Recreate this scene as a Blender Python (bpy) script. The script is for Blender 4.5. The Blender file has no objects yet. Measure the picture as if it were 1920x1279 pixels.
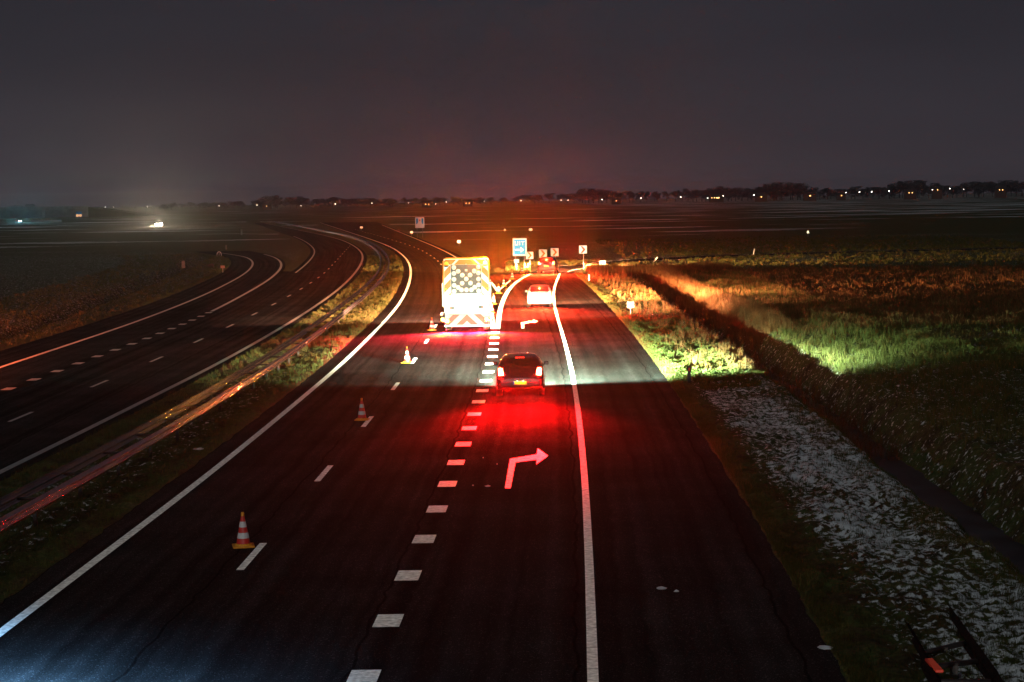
import bpy, bmesh, math, random
import numpy as np
from mathutils import Vector, Matrix
PI = math.pi
random.seed(7); rng = np.random.default_rng(11)
S = bpy.context.scene; COL = S.collection

# ---------------------------------------------------------------- camera
H = 7.4; F = 3530.0; PITCH = math.atan(265.5/F); ROLL = 0.0165
cam = bpy.data.objects.new('camera', bpy.data.cameras.new('camera')); COL.objects.link(cam); S.camera = cam
cam.data.sensor_width = 36; cam.data.lens = 36*F/1920; cam.data.clip_start = 0.5; cam.data.clip_end = 20000
cam.matrix_world = Matrix.Translation((0, 0, H)) @ Matrix.Rotation(PI/2-PITCH, 4, 'X') @ Matrix.Rotation(-ROLL, 4, 'Z')
cam.data.dof.use_dof = False
S.view_settings.view_transform = 'Standard'; S.view_settings.look = 'None'
S.view_settings.exposure = 0; S.view_settings.gamma = 1
cy = S.cycles
cy.use_denoising = True; cy.max_bounces = 4; cy.diffuse_bounces = 2; cy.glossy_bounces = 3
cy.transmission_bounces = 2; cy.volume_bounces = 0; cy.transparent_max_bounces = 6
cy.sample_clamp_direct = 0; cy.sample_clamp_indirect = 4; cy.caustics_reflective = False; cy.caustics_refractive = False

# ---------------------------------------------------------------- night sky and the faint light of the clouds
W = bpy.data.worlds.new('World'); S.world = W; W.use_nodes = True
nt = W.node_tree; bg = nt.nodes['Background']; L = nt.links
tc = nt.nodes.new('ShaderNodeTexCoord'); sp = nt.nodes.new('ShaderNodeSeparateXYZ'); L.new(tc.outputs['Generated'], sp.inputs[0])
cr = nt.nodes.new('ShaderNodeValToRGB'); L.new(sp.outputs[2], cr.inputs[0])
e = cr.color_ramp.elements
e[0].position = 0.0; e[0].color = (.0460, .0395, .0480, 1)
e[1].position = 0.5; e[1].color = (.0170, .0165, .0230, 1)
for p, c in ((.03, (.0355, .0315, .0390)), (.08, (.0265, .0250, .0320)), (.18, (.0200, .0200, .0270))):
    k = e.new(p); k.color = (*c, 1)
nz = nt.nodes.new('ShaderNodeTexNoise'); nz.inputs['Scale'].default_value = 3.0; nz.inputs['Detail'].default_value = 5
mpn = nt.nodes.new('ShaderNodeMapping'); mpn.inputs['Scale'].default_value = (1, 1, 4)
L.new(tc.outputs['Generated'], mpn.inputs[0]); L.new(mpn.outputs[0], nz.inputs['Vector'])
mr = nt.nodes.new('ShaderNodeMapRange'); mr.inputs[3].default_value = .72; mr.inputs[4].default_value = 1.28
L.new(nz.outputs[0], mr.inputs[0])
mx = nt.nodes.new('ShaderNodeVectorMath'); mx.operation = 'SCALE'; L.new(cr.outputs[0], mx.inputs[0]); L.new(mr.outputs[0], mx.inputs['Scale'])
L.new(mx.outputs[0], bg.inputs['Color']); bg.inputs['Strength'].default_value = 1.0
sun = bpy.data.lights.new('sun', 'SUN'); sun.energy = 0.34; sun.angle = math.radians(25); sun.color = (.93, 1, .97)
so = bpy.data.objects.new('sun', sun); COL.objects.link(so); so.rotation_euler = (math.radians(40), math.radians(-38), 0)

# ---------------------------------------------------------------- helpers
def G(px, py, z=0.0):
    """pixel of the 1920x1279 survey photo -> point of the place at height z"""
    u, v = px-960, 639.5-py; c, s = math.cos(ROLL), math.sin(ROLL)
    u, v = u*c+v*s, -u*s+v*c
    d = Vector((u, F*math.cos(PITCH)+v*math.sin(PITCH), v*math.cos(PITCH)-F*math.sin(PITCH)))
    t = (z-H)/d.z
    return Vector((d.x*t, d.y*t, z))
def track(pts, z=0.0):
    a = np.array([G(x, y, z)[:2] for x, y in pts]); a = a[np.argsort(a[:, 1])]
    for _ in range(2):                                   # light smoothing of the survey
        b = a.copy(); b[1:-1, 0] = a[1:-1, 0]*.5 + .5*(a[:-2, 0] + (a[2:, 0]-a[:-2, 0])*(a[1:-1, 1]-a[:-2, 1])/(a[2:, 1]-a[:-2, 1])); a = b
    return a
class Curve:
    """x as a smooth function of y (natural cubic through the survey, straight ends)"""
    def __init__(s, a):
        s.y, s.x = a[:, 1], a[:, 0]; n = len(s.y); h = np.diff(s.y)
        A = np.eye(n); r = np.zeros(n)
        for i in range(1, n-1):
            A[i, i-1], A[i, i], A[i, i+1] = h[i-1], 2*(h[i-1]+h[i]), h[i]
            r[i] = 6*((s.x[i+1]-s.x[i])/h[i]-(s.x[i]-s.x[i-1])/h[i-1])
        s.m = np.linalg.solve(A, r)
    def __call__(s, q):
        q = np.atleast_1d(np.asarray(q, float)); i = np.clip(np.searchsorted(s.y, q)-1, 0, len(s.y)-2)
        h = s.y[i+1]-s.y[i]; qq = np.clip(q, s.y[0], s.y[-1]); a = (s.y[i+1]-qq)/h; b = (qq-s.y[i])/h
        v = a*s.x[i]+b*s.x[i+1]+((a**3-a)*s.m[i]+(b**3-b)*s.m[i+1])*h*h/6
        h0 = s.y[1]-s.y[0]; s0 = (s.x[1]-s.x[0])/h0-h0*(2*s.m[0]+s.m[1])/6
        h1 = s.y[-1]-s.y[-2]; s1 = (s.x[-1]-s.x[-2])/h1+h1*(2*s.m[-1]+s.m[-2])/6
        v = np.where(q < s.y[0], s.x[0]+(q-s.y[0])*s0, v); return np.where(q > s.y[-1], s.x[-1]+(q-s.y[-1])*s1, v)
    def f(s, q): return float(s(q)[0])
def tag(o, label=None, cat=None, group=None, kind=None):
    if label: o['label'] = label
    if cat: o['category'] = cat
    if group: o['group'] = group
    if kind: o['kind'] = kind
    return o
def empty(name, loc=(0, 0, 0), rz=0.0, label=None, cat=None, group=None):
    o = bpy.data.objects.new(name, None); COL.objects.link(o); o.location = loc; o.rotation_euler = (0, 0, rz)
    o.empty_display_size = .1
    return tag(o, label, cat, group)
def link(name, me, m=None, parent=None):
    if m is not None and not me.materials: me.materials.append(m)
    o = bpy.data.objects.new(name, me); COL.objects.link(o)
    if parent: o.parent = parent
    return o
def mesh_np(name, V, Fq, mats=None, mi=None, smooth=False, attrs=None, tri=False):
    """vertices (n,3); faces (m,4) or (m,3)"""
    me = bpy.data.meshes.new(name); V = np.asarray(V, np.float32); Fq = np.asarray(Fq, np.int32)
    k = Fq.shape[1]; me.vertices.add(len(V)); me.vertices.foreach_set('co', V.ravel())
    me.loops.add(Fq.size); me.loops.foreach_set('vertex_index', Fq.ravel())
    me.polygons.add(len(Fq)); me.polygons.foreach_set('loop_start', np.arange(0, Fq.size, k, dtype=np.int32))
    me.polygons.foreach_set('loop_total', np.full(len(Fq), k, np.int32))
    for m in mats or []: me.materials.append(m)
    if mi is not None: me.polygons.foreach_set('material_index', np.asarray(mi, np.int32))
    me.update(calc_edges=True)
    if smooth: me.polygons.foreach_set('use_smooth', np.ones(len(Fq), bool))
    for n, a in (attrs or {}).items():
        at = me.attributes.new(n, 'FLOAT', 'POINT'); at.data.foreach_set('value', np.asarray(a, np.float32))
    return me
class MB:
    """collects simple solids in one mesh"""
    def __init__(s): s.v = []; s.f = []; s.sm = []
    def add(s, v, f, smooth=False):
        n = len(s.v); s.v += [tuple(p) for p in v]; s.f += [tuple(i+n for i in q) for q in f]; s.sm += [smooth]*len(f); return s
    def box(s, x0, x1, y0, y1, z0, z1, c=0.0, M=None):
        """box with chamfered vertical and top edges"""
        c = min(c, (x1-x0)*.45, (y1-y0)*.45, (z1-z0)*.45)
        if c <= 0:
            v = [(x, y, z) for z in (z0, z1) for x, y in ((x0, y0), (x1, y0), (x1, y1), (x0, y1))]
            f = [(3, 2, 1, 0), (4, 5, 6, 7), (0, 1, 5, 4), (1, 2, 6, 5), (2, 3, 7, 6), (3, 0, 4, 7)]
        else:
            def ring(i, z): return [(x0+i+c, y0+i, z), (x1-i-c, y0+i, z), (x1-i, y0+i+c, z), (x1-i, y1-i-c, z), (x1-i-c, y1-i, z), (x0+i+c, y1-i, z), (x0+i, y1-i-c, z), (x0+i, y0+i+c, z)]
            R = [ring(c*.7, z0), ring(0, z0+c), ring(0, z1-c), ring(c*.7, z1)]; v = sum(R, [])
            f = [tuple(range(7, -1, -1)), tuple(range(24, 32))]
            for k in range(3):
                for i in range(8): f.append((k*8+i, k*8+(i+1) % 8, k*8+8+(i+1) % 8, k*8+8+i))
        if M is not None: v = [M @ Vector(p) for p in v]
        return s.add(v, f)
    def tube(s, pts, r, n=8, cap=True):
        pts = [Vector(p) for p in pts]; rr = r if isinstance(r, (list, tuple)) else [r]*len(pts); v = []; f = []
        for i, p in enumerate(pts):
            d = (pts[min(i+1, len(pts)-1)]-pts[max(i-1, 0)]).normalized()
            a = d.orthogonal().normalized() if abs(d.z) > .99 else d.cross(Vector((0, 0, 1))).normalized(); b = d.cross(a)
            v += [p+a*math.cos(2*PI*k/n)*rr[i]+b*math.sin(2*PI*k/n)*rr[i] for k in range(n)]
        for i in range(len(pts)-1):
            for k in range(n): f.append((i*n+k, i*n+(k+1) % n, i*n+n+(k+1) % n, i*n+n+k))
        s.add(v, f, True)
        if cap: m = (len(pts)-1)*n; s.add(v[:n], [tuple(range(n))[::-1]]); s.add(v[m:], [tuple(range(n))])
        return s
    def lathe(s, prof, n=16, M=None, smooth=True):
        v = []; f = []
        for r, z in prof: v += [Vector((r*math.cos(2*PI*k/n), r*math.sin(2*PI*k/n), z)) for k in range(n)]
        for i in range(len(prof)-1):
            for k in range(n): f.append((i*n+k, i*n+(k+1) % n, i*n+n+(k+1) % n, i*n+n+k))
        if M is not None: v = [M @ p for p in v]
        return s.add(v, f, smooth)
    def prism(s, poly, y0, y1, M=None):
        """polygon in x,z extruded along y"""
        n = len(poly); v = [Vector((x, y0, z)) for x, z in poly]+[Vector((x, y1, z)) for x, z in poly]
        if M is not None: v = [M @ p for p in v]
        f = [tuple(range(n)), tuple(range(2*n-1, n-1, -1))]+[(i, n+i, n+(i+1) % n, (i+1) % n) for i in range(n)]
        return s.add(v, f)
    def build(s, name, m, parent=None, fix=True):
        me = bpy.data.meshes.new(name); me.from_pydata([tuple(p) for p in s.v], [], s.f)
        me.polygons.foreach_set('use_smooth', s.sm); me.update()
        if fix:
            b = bmesh.new(); b.from_mesh(me); bmesh.ops.recalc_face_normals(b, faces=b.faces); b.to_mesh(me); b.free()
        return link(name, me, m, parent)
def kids(o): return [c for c in bpy.data.objects if c.parent == o]
KC = {}
def copy_tree(o, parent=None):
    c = o.copy(); COL.objects.link(c)
    if parent: c.parent = parent
    if o.name not in KC: KC[o.name] = kids(o)
    for ch in KC[o.name]: copy_tree(ch, c)
    return c
def clip(poly, a, b, c):
    """keep a*x+b*z <= c"""
    out = []
    for i, p in enumerate(poly):
        q = poly[(i+1) % len(poly)]; dp = a*p[0]+b*p[1]-c; dq = a*q[0]+b*q[1]-c
        if dp <= 0: out.append(p)
        if dp*dq < 0: t = dp/(dp-dq); out.append((p[0]+(q[0]-p[0])*t, p[1]+(q[1]-p[1])*t))
    return out
def stripes(x0, x1, z0, z1, slope, offs):
    """chevron bands: on each half, o0 <= z+slope*|x| <= o1"""
    res = []
    for sx in (-1, 1):
        for o0, o1 in offs:
            lo, hi = (max(x0, 0), x1) if sx > 0 else (x0, min(x1, 0))
            if hi <= lo: continue
            p = [(lo, z0), (hi, z0), (hi, z1), (lo, z1)]
            p = clip(p, sx*slope, 1, o1)
            if len(p) > 2: p = clip(p, -sx*slope, -1, -o0)
            if len(p) > 2: res.append(p)
    return res
def vnoise(x, y, seed=0):
    r = np.random.default_rng(seed); T = r.random((256, 256)); xi = np.floor(x).astype(int); yi = np.floor(y).astype(int)
    fx = x-xi; fy = y-yi; fx = fx*fx*(3-2*fx); fy = fy*fy*(3-2*fy); a = T[xi % 256, yi % 256]; b = T[(xi+1) % 256, yi % 256]
    c = T[xi % 256, (yi+1) % 256]; d = T[(xi+1) % 256, (yi+1) % 256]
    return (a*(1-fx)+b*fx)*(1-fy)+(c*(1-fx)+d*fx)*fy
def sstep(a, b, x): t = np.clip((x-a)/(b-a), 0, 1); return t*t*(3-2*t)

# ---------------------------------------------------------------- materials
def mat(name, col, rough=.6, metal=0.0, emit=0.0, ecol=None, spec=.5, coat=0.0, alpha=1.0, trans=0.0):
    m = bpy.data.materials.new(name); m.use_nodes = True; b = m.node_tree.nodes['Principled BSDF']
    b.inputs['Base Color'].default_value = (*col, 1); b.inputs['Roughness'].default_value = rough; b.inputs['Metallic'].default_value = metal
    b.inputs['Specular IOR Level'].default_value = spec; b.inputs['Coat Weight'].default_value = coat
    b.inputs['Transmission Weight'].default_value = trans
    if emit: b.inputs['Emission Color'].default_value = (*(ecol or col), 1); b.inputs['Emission Strength'].default_value = emit
    return m
def noisy(m, c2, scale=20.0, amount=.5, bump=0.0, stretch=(1, 1, 1), detail=6.0):
    """mix the base colour with c2 by noise, optional bump"""
    nt = m.node_tree; b = nt.nodes['Principled BSDF']; L = nt.links
    tc = nt.nodes.new('ShaderNodeTexCoord'); mp = nt.nodes.new('ShaderNodeMapping'); mp.inputs['Scale'].default_value = stretch
    n = nt.nodes.new('ShaderNodeTexNoise'); n.inputs['Scale'].default_value = scale; n.inputs['Detail'].default_value = detail
    L.new(tc.outputs['Object'], mp.inputs[0]); L.new(mp.outputs[0], n.inputs['Vector'])
    r = nt.nodes.new('ShaderNodeMapRange'); r.inputs[1].default_value = .35; r.inputs[2].default_value = .7; r.inputs[4].default_value = amount*1.6
    L.new(n.outputs[0], r.inputs[0]); x = nt.nodes.new('ShaderNodeMix'); x.data_type = 'RGBA'
    x.inputs[6].default_value = b.inputs['Base Color'].default_value[:]; x.inputs[7].default_value = (*c2, 1)
    L.new(r.outputs[0], x.inputs[0]); L.new(x.outputs[2], b.inputs['Base Color'])
    if bump:
        bu = nt.nodes.new('ShaderNodeBump'); bu.inputs['Strength'].default_value = bump; bu.inputs['Distance'].default_value = .01
        L.new(n.outputs[0], bu.inputs['Height']); L.new(bu.outputs[0], b.inputs['Normal'])
    return m
def retro(name, col, rough=.28, gain=.6, base=None, dirt=.35, scale=8.0):
    """retroreflective sheeting: light goes back to where it came from (the mirror lobe follows the incoming ray)"""
    m = bpy.data.materials.new(name); m.use_nodes = True; m.cycles.use_bump_map_correction = False; nt = m.node_tree; L = nt.links
    b = nt.nodes['Principled BSDF']; b.inputs['Base Color'].default_value = (*(base or col), 1); b.inputs['Roughness'].default_value = .5
    g = nt.nodes.new('ShaderNodeBsdfAnisotropic'); g.inputs['Roughness'].default_value = rough
    ge = nt.nodes.new('ShaderNodeNewGeometry'); L.new(ge.outputs['Incoming'], g.inputs['Normal'])
    n = nt.nodes.new('ShaderNodeTexNoise'); n.inputs['Scale'].default_value = scale; n.inputs['Detail'].default_value = 8
    tc = nt.nodes.new('ShaderNodeTexCoord'); L.new(tc.outputs['Object'], n.inputs['Vector'])
    r = nt.nodes.new('ShaderNodeMapRange'); r.inputs[1].default_value = .3; r.inputs[2].default_value = .7; r.inputs[3].default_value = 1-dirt; r.inputs[4].default_value = 1
    L.new(n.outputs[0], r.inputs[0])
    for sh, c, k in ((b, base or col, 'Base Color'), (g, tuple(x*gain for x in col), 'Color')):
        v = nt.nodes.new('ShaderNodeVectorMath'); v.operation = 'SCALE'; v.inputs[0].default_value = c; L.new(r.outputs[0], v.inputs['Scale']); L.new(v.outputs[0], sh.inputs[k])
    a = nt.nodes.new('ShaderNodeAddShader'); L.new(b.outputs[0], a.inputs[0]); L.new(g.outputs[0], a.inputs[1])
    L.new(a.outputs[0], nt.nodes['Material Output'].inputs['Surface']); return m
def asphalt():
    m = mat('asphalt', (.019, .019, .0195), .85, spec=0.0); nt = m.node_tree; L = nt.links; b = nt.nodes['Principled BSDF']
    tc = nt.nodes.new('ShaderNodeTexCoord')
    at = nt.nodes.new('ShaderNodeAttribute'); at.attribute_name = 'across'; al = nt.nodes.new('ShaderNodeAttribute'); al.attribute_name = 'along'
    cb = nt.nodes.new('ShaderNodeCombineXYZ'); s1 = nt.nodes.new('ShaderNodeMath'); s1.operation = 'MULTIPLY'; s1.inputs[1].default_value = .007
    L.new(al.outputs['Fac'], s1.inputs[0]); L.new(at.outputs['Fac'], cb.inputs[0]); L.new(s1.outputs[0], cb.inputs[1])
    n1 = nt.nodes.new('ShaderNodeTexNoise'); n1.inputs['Scale'].default_value = 2.6; n1.inputs['Detail'].default_value = 5; L.new(cb.outputs[0], n1.inputs['Vector'])
    n2 = nt.nodes.new('ShaderNodeTexNoise'); n2.inputs['Scale'].default_value = 55; n2.inputs['Detail'].default_value = 3; L.new(tc.outputs['Object'], n2.inputs['Vector'])
    n3 = nt.nodes.new('ShaderNodeTexVoronoi'); n3.inputs['Scale'].default_value = 48; L.new(tc.outputs['Object'], n3.inputs['Vector'])
    n4 = nt.nodes.new('ShaderNodeTexNoise'); n4.inputs['Scale'].default_value = .35; n4.inputs['Detail'].default_value = 4; L.new(tc.outputs['Object'], n4.inputs['Vector'])
    def rng_(n, lo, hi, a, c):
        r = nt.nodes.new('ShaderNodeMapRange'); r.inputs[1].default_value = lo; r.inputs[2].default_value = hi; r.inputs[3].default_value = a; r.inputs[4].default_value = c; L.new(n, r.inputs[0]); return r.outputs[0]
    def mul(a, c): q = nt.nodes.new('ShaderNodeMath'); q.operation = 'MULTIPLY'; L.new(a, q.inputs[0]); L.new(c, q.inputs[1]); return q.outputs[0]
    k = mul(mul(rng_(n1.outputs[0], .35, .65, .62, 1.45), rng_(n2.outputs[0], .35, .65, .45, 1.8)), rng_(n4.outputs[0], .35, .65, .8, 1.2))
    sc_ = nt.nodes.new('ShaderNodeSeparateColor'); L.new(n3.outputs['Color'], sc_.inputs[0]); k = mul(k, rng_(sc_.outputs[0], .94, .97, 1, 3.5))  # scattered pale stones, with glints painted in as brighter colour
    pp = nt.nodes.new('ShaderNodeMath'); pp.operation = 'PINGPONG'; pp.inputs[1].default_value = 1.8; L.new(at.outputs['Fac'], pp.inputs[0])
    n5 = nt.nodes.new('ShaderNodeTexNoise'); n5.inputs['Scale'].default_value = .9; L.new(tc.outputs['Object'], n5.inputs['Vector'])
    wb = nt.nodes.new('ShaderNodeMath'); wb.operation = 'MULTIPLY_ADD'; L.new(n5.outputs[0], wb.inputs[0]); wb.inputs[1].default_value = .006; L.new(pp.outputs[0], wb.inputs[2])
    k = mul(k, rng_(wb.outputs[0], .022, .04, .4, 1))
    v = nt.nodes.new('ShaderNodeVectorMath'); v.operation = 'SCALE'; v.inputs[0].default_value = (.019, .019, .0195); L.new(k, v.inputs['Scale']); L.new(v.outputs[0], b.inputs['Base Color'])
    L.new(rng_(n1.outputs[0], .35, .65, .9, .78), b.inputs['Roughness'])
    bu = nt.nodes.new('ShaderNodeBump'); bu.inputs['Strength'].default_value = .3; bu.inputs['Distance'].default_value = .012
    L.new(n3.outputs[0], bu.inputs['Height']); L.new(bu.outputs[0], b.inputs['Normal'])
    return m
def ground_mat():
    m = mat('ground', (.05, .06, .02), .95, spec=.15); nt = m.node_tree; L = nt.links; b = nt.nodes['Principled BSDF']
    tc = nt.nodes.new('ShaderNodeTexCoord')
    def noise(sc, det, stretch=(1, 1, 1)):
        mp = nt.nodes.new('ShaderNodeMapping'); mp.inputs['Scale'].default_value = stretch; L.new(tc.outputs['Object'], mp.inputs[0])
        n = nt.nodes.new('ShaderNodeTexNoise'); n.inputs['Scale'].default_value = sc; n.inputs['Detail'].default_value = det; n.inputs['Roughness'].default_value = .62; L.new(mp.outputs[0], n.inputs['Vector']); return n.outputs[0]
    def ramp(src, pts):
        r = nt.nodes.new('ShaderNodeValToRGB'); L.new(src, r.inputs[0]); e = r.color_ramp.elements
        e[0].position, e[0].color = pts[0][0], (*pts[0][1], 1); e[1].position, e[1].color = pts[-1][0], (*pts[-1][1], 1)
        for p, c in pts[1:-1]: q = e.new(p); q.color = (*c, 1)
        return r.outputs[0]
    c1 = ramp(noise(.9, 9), [(.32, (.022, .018, .010)), (.46, (.060, .050, .020)), (.56, (.050, .072, .018)), (.72, (.11, .09, .045))])
    c2 = ramp(noise(9, 6), [(.3, (.35, .35, .35)), (.7, (1.5, 1.5, 1.5))])
    mm = nt.nodes.new('ShaderNodeMix'); mm.data_type = 'RGBA'; mm.blend_type = 'MULTIPLY'; mm.inputs[0].default_value = 1; L.new(c1, mm.inputs[6]); L.new(c2, mm.inputs[7])
    # snow left in patches: 'snow' holds how much lies in that area
    at = nt.nodes.new('ShaderNodeAttribute'); at.attribute_name = 'snow'
    near = noise(5.6, 9, (1, .75, 1)); far = noise(.035, 8, (.35, 1, 1)); fm = nt.nodes.new('ShaderNodeAttribute'); fm.attribute_name = 'far'
    nx = nt.nodes.new('ShaderNodeMix'); nx.data_type = 'FLOAT'; L.new(fm.outputs['Fac'], nx.inputs[0]); L.new(near, nx.inputs[2]); L.new(far, nx.inputs[3])
    ad = nt.nodes.new('ShaderNodeMath'); ad.operation = 'ADD'; L.new(nx.outputs[0], ad.inputs[0]); L.new(at.outputs['Fac'], ad.inputs[1])
    th = nt.nodes.new('ShaderNodeMapRange'); th.inputs[1].default_value = .98; th.inputs[2].default_value = 1.06; L.new(ad.outputs[0], th.inputs[0])
    sx = nt.nodes.new('ShaderNodeMix'); sx.data_type = 'RGBA'; sx.inputs[7].default_value = (.74, .78, .80, 1); L.new(th.outputs[0], sx.inputs[0]); L.new(mm.outputs[2], sx.inputs[6])
    L.new(sx.outputs[2], b.inputs['Base Color'])
    bu = nt.nodes.new('ShaderNodeBump'); bu.inputs['Strength'].default_value = .8; bu.inputs['Distance'].default_value = .12
    L.new(noise(5, 6), bu.inputs['Height']); L.new(bu.outputs[0], b.inputs['Normal'])
    return m
def blade_mat(name, cols, rough=.7, sub=.0):
    m = mat(name, cols[0], rough, spec=.25); nt = m.node_tree; L = nt.links; b = nt.nodes['Principled BSDF']
    at = nt.nodes.new('ShaderNodeAttribute'); at.attribute_name = 'tint'; r = nt.nodes.new('ShaderNodeValToRGB'); L.new(at.outputs['Fac'], r.inputs[0])
    e = r.color_ramp.elements; e[0].color = (*cols[0], 1); e[1].color = (*cols[-1], 1)
    for i, c in enumerate(cols[1:-1]): q = e.new((i+1)/(len(cols)-1)); q.color = (*c, 1)
    L.new(r.outputs[0], b.inputs['Base Color'])
    t = nt.nodes.new('ShaderNodeBsdfTranslucent'); L.new(r.outputs[0], t.inputs['Color']); x = nt.nodes.new('ShaderNodeMixShader'); x.inputs[0].default_value = .3
    L.new(b.outputs[0], x.inputs[1]); L.new(t.outputs[0], x.inputs[2]); L.new(x.outputs[0], nt.nodes['Material Output'].inputs['Surface'])
    return m
M = {}
M['asphalt'] = asphalt(); M['ground'] = ground_mat()
M['paint'] = retro('road_paint', (.80, .80, .76), rough=.5, gain=.25, dirt=.62, scale=9)
M['dull_paint'] = retro('dull_paint', (.7, .7, .68), rough=.5, gain=.05, base=(.42, .42, .41), dirt=.6, scale=9)  # darker, less reflective paint for the left carriageway
M['retro_white'] = retro('white_sheeting', (.9, .95, 1.0), rough=.3, gain=.17, base=(.75, .75, .75), dirt=.08)
M['retro_red'] = retro('red_sheeting', (1.0, .13, .05), rough=.3, gain=.10, base=(.62, .035, .02), dirt=.08)
M['board_white'] = retro('board_white', (.9, .95, 1.0), rough=.4, gain=.10, base=(.70, .70, .70), dirt=.08)
M['board_red'] = retro('board_red', (1.0, .13, .05), rough=.4, gain=.08, base=(.60, .05, .025), dirt=.08)
M['board_orange'] = retro('board_orange', (1.0, .28, .02), rough=.4, gain=.08, base=(.70, .14, .01), dirt=.08)
M['prism'] = retro('prism_sheeting', (1.0, .95, .85), rough=.25, gain=.9, base=(.7, .7, .68), dirt=.05)
M['retro_orange'] = retro('orange_sheeting', (1.0, .30, .02), rough=.3, gain=.10, base=(.75, .16, .01), dirt=.08)
M['retro_blue'] = retro('blue_sheeting', (.02, .55, 1.0), rough=.3, gain=.20, base=(.01, .16, .50), dirt=.05)
M['retro_green'] = retro('green_sheeting', (.0, .8, .3), rough=.3, gain=.08, base=(.0, .3, .12), dirt=.05)
M['cone_red'] = retro('cone_red', (1.0, .08, .04), rough=.5, gain=.03, base=(.42, .012, .012), dirt=.2)
M['cone_white'] = retro('cone_white', (.9, .95, 1), rough=.5, gain=.04, base=(.45, .46, .47), dirt=.25)
M['cone_base'] = noisy(mat('cone_base', (.75, .30, .01), .6), (.35, .14, .01), 25, .5)
M['galv'] = noisy(mat('galvanised_steel', (.42, .42, .44), .34, .85), (.2, .2, .21), 14, .5, .05)
M['rail'] = noisy(mat('rail_steel', (.60, .57, .58), .17, .95), (.13, .12, .12), 5, .5, .04)
M['dark_metal'] = noisy(mat('dark_metal', (.02, .02, .022), .5, .4), (.05, .04, .035), 10, .5)
M['black'] = mat('black_plastic', (.012, .012, .013), .45)
M['rubber'] = noisy(mat('rubber', (.014, .014, .015), .85), (.03, .028, .025), 30, .5, .1)
M['alu'] = mat('alloy', (.45, .45, .47), .3, .9)
M['glass'] = mat('dark_glass', (.006, .006, .008), .05, spec=.7)
M['grey_board'] = noisy(mat('grey_board', (.085, .095, .10), .5), (.05, .055, .06), 6, .5)
M['snow'] = noisy(mat('snow', (.72, .76, .8), .8), (.4, .42, .42), 10, .5, .3)
M['truck_white'] = noisy(mat('truck_white', (.62, .62, .60), .35, coat=.4), (.4, .39, .37), 3, .4)
M['truck_yellow'] = noisy(mat('truck_yellow', (.80, .35, .01), .4), (.5, .2, .01), 5, .4)
M['wood'] = noisy(mat('weathered_post', (.30, .27, .22), .8), (.14, .12, .10), 20, .6, .2)
def glow(name, col, s): return mat(name, (.02, .01, .01), .3, emit=s, ecol=col)
M['tail_core'] = glow('tail_lamp_lit', (1, .20, .08), 50); M['tail_rim'] = glow('tail_lamp_lens', (1, .012, .004), 6)
M['brake'] = glow('brake_lamp_lit', (1, .42, .07), 16)
M['amber'] = glow('amber_lamp_lit', (1, .42, .03), 60); M['amber_dim'] = glow('amber_lamp_dim', (1, .38, .03), 2.2)
M['headlight'] = glow('headlamp_lit', (1, .93, .8), 40); M['headlight_cool'] = glow('headlamp_cool', (.4, .85, 1), 160)
M['plate_lamp'] = glow('plate_lamp_lit', (1, .95, .8), 6)

# ---------------------------------------------------------------- surveyed road edges (pixels of the photo -> ground)
L1 = Curve(track([(0, 1187), (100, 1112), (200, 1035), (300, 960), (400, 885), (500, 802), (600, 718), (633, 690.5), (664, 661), (688, 637), (706.5, 618.5), (727, 597), (744, 578), (756.5, 560), (765, 541), (770.8, 522), (772.5, 506.4), (769, 494), (761.5, 482.6), (750, 472.6), (735, 464), (720, 456), (670, 440.5)]))
R1 = Curve(track([(0, 885.6), (106, 834), (212.6, 780.6), (292, 740.7), (372, 701), (420, 677), (500, 632), (547, 603), (594, 574), (633, 547), (661, 522), (677.6, 499), (682.6, 485), (681, 476), (675, 467.6), (662.6, 459), (644, 450), (625, 444), (560, 431.5)]))
M1 = Curve(track([(38.5, 782), (187.4, 719.5), (293.7, 674.3), (371, 640.5), (431, 612), (473, 591), (511, 572.4), (540, 556.8), (563, 543), (581, 531.7), (595.6, 522.3), (606, 514), (616, 506), (625, 495)]))
B1 = Curve(track([(25, 726), (70.5, 709.7), (109.5, 694.8), (147, 681.5), (181.6, 668.5), (214, 657), (244.6, 646), (271.7, 636.6), (296, 627), (336, 610.5), (373, 596), (400, 583), (447.5, 559), (487.6, 536), (506, 524), (520, 512.6), (529, 502.6), (530.8, 494), (525, 486), (512.6, 480.6), (497.6, 477.0), (475, 473)]))
O1 = Curve(track([(0, 689), (106, 654), (212.6, 619), (292, 592), (369.5, 560), (400, 545.6), (425, 532.6), (447.5, 521), (465, 511), (475, 500), (477, 492.5), (472.6, 486), (462.6, 482), (450, 479.4), (425, 476)]))
G1 = Curve(track([(551, 514), (569, 501), (581, 490), (591, 477.6), (592.6, 470), (587.6, 462.6), (575, 452.5), (560, 446), (544, 441)]))
RN = Curve(track([(0, 977), (100, 920), (200, 867), (300, 812), (400, 752), (500, 690), (547, 657.6), (594, 625), (633, 595), (664, 568.5), (688, 551), (706.5, 534), (719, 519), (726.5, 510), (732.7, 496), (731, 481), (722.5, 467), (700, 453), (675, 444.5), (650, 438.5), (605, 431)], .72))
BL = Curve(track([(683, 1267), (728, 1165), (765, 1080), (795, 1012), (820, 956), (839, 908), (855, 868), (869, 833), (880, 804), (889, 778), (897, 755), (904, 734), (910, 716), (915.5, 699), (920, 684), (923.5, 670), (925.5, 657), (926.5, 645), (927.5, 634), (928.3, 625)]))
DM = Curve(track([(471, 1045), (607, 890), (688, 795), (740, 728.5), (775, 680), (799, 643.5), (818, 612), (834, 580), (846, 550), (852, 520), (850, 500)]))
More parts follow.
